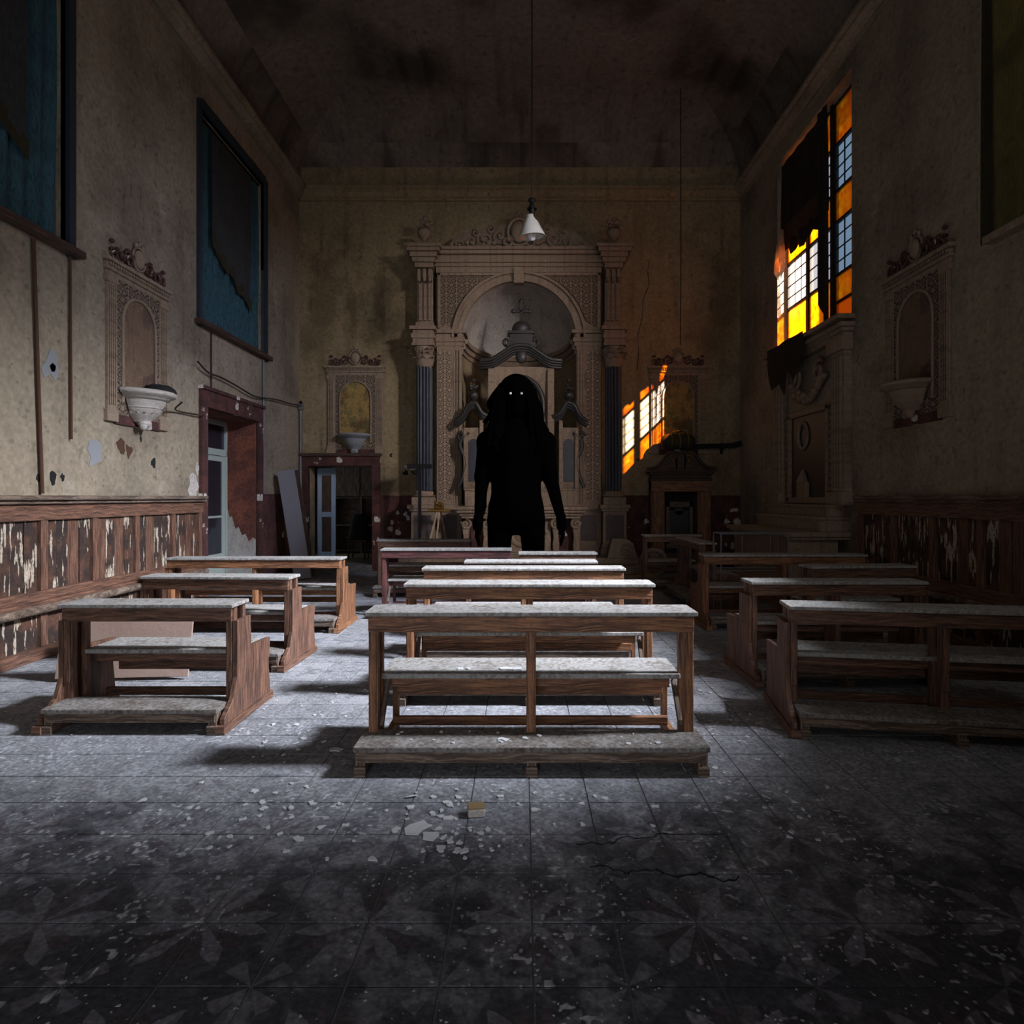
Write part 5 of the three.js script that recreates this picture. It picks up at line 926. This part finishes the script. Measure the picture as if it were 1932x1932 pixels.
  body.push(surface((p) => {
    let d = ell(p, hc, 0.205, 0.30, 0.24); d = smin(d, ell(p, V(0, 2.98, 0.12), 0.13, 0.12, 0.13), 0.08);
    d = smin(d, cap(p, V(0, 3.2, 0.27), V(0, 3.09, 0.315), 0.022, 0.034), 0.03);
    d = smin(d, cap(p, V(-0.1, 3.26, 0.23), V(0.1, 3.26, 0.23), 0.02, 0.02), 0.04);
    d = smin(d, cap(p, V(-0.05, 3.0, 0.235), V(0.05, 3.0, 0.235), 0.018, 0.018), 0.02);
    for (const s of [-1, 1]) { d = smin(d, ell(p, V(s * 0.215, 3.15, 0.02), 0.03, 0.07, 0.05), 0.02); d = Math.max(d, -(p.distanceTo(V(s * 0.082, 3.195, 0.285)) - 0.03)); }
    return smin(d, cap(p, V(0, 2.9, 0), V(0, 2.6, 0), 0.13, 0.16), 0.05);
  }, V(0, 3.05, 0.05), 0.52, 72));
  mesh('body', body, M.black, F);
  // hair: a shaggy mass from the crown to the chest, made of many tapering locks
  const locks = [];
  locks.push(clean(surface((p) => { let d = ell(p, V(0, 3.2, -0.04), 0.30, 0.36, 0.28); d = smin(d, cap(p, V(0, 3.1, -0.12), V(0, 2.55, -0.14), 0.26, 0.34), 0.12); d = Math.max(d, -ell(p, V(0, 3.12, 0.32), 0.17, 0.24, 0.22)); return d; }, V(0, 2.95, -0.05), 0.75, 76)));
  for (let i = 0; i < 130; i++) {
    const a = rr(-0.35, PI + 0.35), cx = Math.cos(a), cz = -Math.sin(a), y0 = rr(2.75, 3.4), r0 = 0.25, len = rr(0.35, 0.85), sp = rr(1.1, 1.75);
    const z0 = cz > 0.2 ? 0.2 : cz;
    const pts = [V(cx * r0 * 0.9, y0, z0 * r0 * 0.8), V(cx * r0 * sp * 0.9, y0 - len * 0.4, z0 * r0 * 1.1 + 0.02), V(cx * r0 * sp + rr(-0.05, 0.05), y0 - len * 0.75, z0 * r0 * 1.1 + 0.05), V(cx * r0 * sp * 1.05 + rr(-0.06, 0.06), y0 - len, z0 * r0 + 0.08)];
    locks.push(clean(tube(pts, rr(0.02, 0.045), 8, 5)));
  }
  for (const s of [-1, 1]) for (let i = 0; i < 14; i++) { const x = s * rr(0.17, 0.34); locks.push(clean(tube([V(x * 0.8, 3.3, 0.12), V(x * 1.0, 3.0, 0.2), V(x * 1.1, 2.75, 0.24), V(x * 1.15 + rr(-0.05, 0.05), rr(2.3, 2.6), 0.30)], rr(0.03, 0.05), 8, 5))); }
  mesh('hair', locks, M.black, F);
  for (const s of [-1, 1]) mesh('eye', ball(0.019, s * 0.082, 3.20, 0.318, 1, 1, 1, 12), M.eye, F).userData.label = 'bright white eye';
}
// ---------------------------------------------------------------- fallen plaster
{
  const flake = (s) => { const n = 8, pts = []; for (let i = 0; i < n; i++) { const a = 2 * PI * (i + 0.7 * hash(i, s, 8)) / n, k = 0.35 + 0.75 * hash(i, s, 5); pts.push([k * Math.cos(a), k * Math.sin(a) * 0.75]); } const g = extrude(pts, 0.12); g.rotateX(-PI / 2); return clean(boxUV(g)); };
  const kinds = [1, 2, 3, 4, 5, 6].map(flake);
  const put = (x, y, d, r, label, group, m = M.flake) => { const o = new THREE.Mesh(kinds[Math.floor(rnd() * 6)], m); o.name = numbered('plaster_flake'); o.castShadow = o.receiveShadow = true; o.scale.set(r, Math.max(0.05, r * 0.6), r); o.rotation.y = rnd() * 6.28; o.position.set(x, y, -d); scene.add(o); tag(o, label, 'plaster flake', group); return o; };
  const near = 'small pale plaster flake on the tiles in front of the foremost middle pew', gN = 'flakes before the foremost pew';
  for (let i = 0; i < 70; i++) { const d = rr(2.85, 3.55), t = rr(-1, 1); put(-0.38 + t * Math.abs(t) * 1.15, 0.002, d, rr(0.01, 0.034), near, gN); }
  for (let i = 0; i < 60; i++) put(rr(-2.1, -1.15), 0.002, rr(2.9, 6.0), rr(0.008, 0.03), 'small pale plaster flake on the dusty left aisle', 'flakes in the left aisle');
  for (let i = 0; i < 45; i++) put(rr(1.15, 1.75), 0.002, rr(2.9, 6.0), rr(0.008, 0.03), 'small pale plaster flake on the right aisle', 'flakes in the right aisle');
  put(-0.52, 0.002, 3.13, 0.085, 'large white plaster slab broken on the tiles before the foremost pew', null); put(-0.44, 0.002, 3.06, 0.06, 'long white plaster shard beside the broken slab', null);
  put(-0.62, 0.002, 3.46, 0.055, 'upright white plaster shard below the edge of the foremost kneeler', null).rotation.z = 0.5;
  put(-1.22, 0.002, 4.1, 0.05, 'lone white plaster shard in the left aisle beside the foremost pew', null);
  for (let i = 0; i < 16; i++) put(rr(-0.8, 0.9), 0.181, rr(3.74, 3.95), rr(0.008, 0.025), 'small pale plaster flake on the kneeler of the foremost pew', 'flakes on the kneeler');
  put(-0.12, 0.181, 3.82, 0.045, 'large star shaped plaster flake on the foremost kneeler', null); put(0.02, 0.181, 3.83, 0.03, 'flat plaster flake beside the star shaped one on the kneeler', null);
  for (const [x, r] of [[-0.42, 0.035], [-0.1, 0.06], [-0.04, 0.05], [-0.36, 0.03]]) put(x, 0.506, 4.2, r, 'plaster flake on the seat of the foremost pew', 'flakes on the seat');
  const br = thing('brick_fragment', 'ochre topped brick fragment lying on the tiles before the foremost pew', 'brick', [-0.24, 0, -3.27], 0.15);
  mesh('brick', rbox(0.09, 0.045, 0.075, 0, 0.0225, 0, 0, 0, 0, 'auto', 0.01), M.plaster, br); mesh('ochre_face', rbox(0.085, 0.008, 0.07, 0, 0.047, 0), M.ochreTop, br);
  // the countless crumbs, one object
  const cr = new THREE.InstancedMesh(kinds[2], M.crumb, 5200), m4 = new THREE.Matrix4(), q = new THREE.Quaternion(), up = V(0, 1, 0);
  for (let i = 0; i < 5200; i++) { const d = rr(1.9, 12), x = rr(-0.86, 0.86) * d * 0.9, r = rr(0.002, 0.009) * (rnd() < 0.06 ? 2 : 1); q.setFromAxisAngle(up, rnd() * 6.28); m4.compose(V(clamp(x, -4.8, 4.7), 0.002, -d), q, V(r, r * 1.2, r)); cr.setMatrixAt(i, m4); }
  cr.name = 'plaster_crumbs'; cr.castShadow = cr.receiveShadow = true; scene.add(cr); tag(cr, 'countless plaster crumbs strewn over the dusty floor', 'crumbs', null, 'stuff');
}

renderer.render(scene, camera);
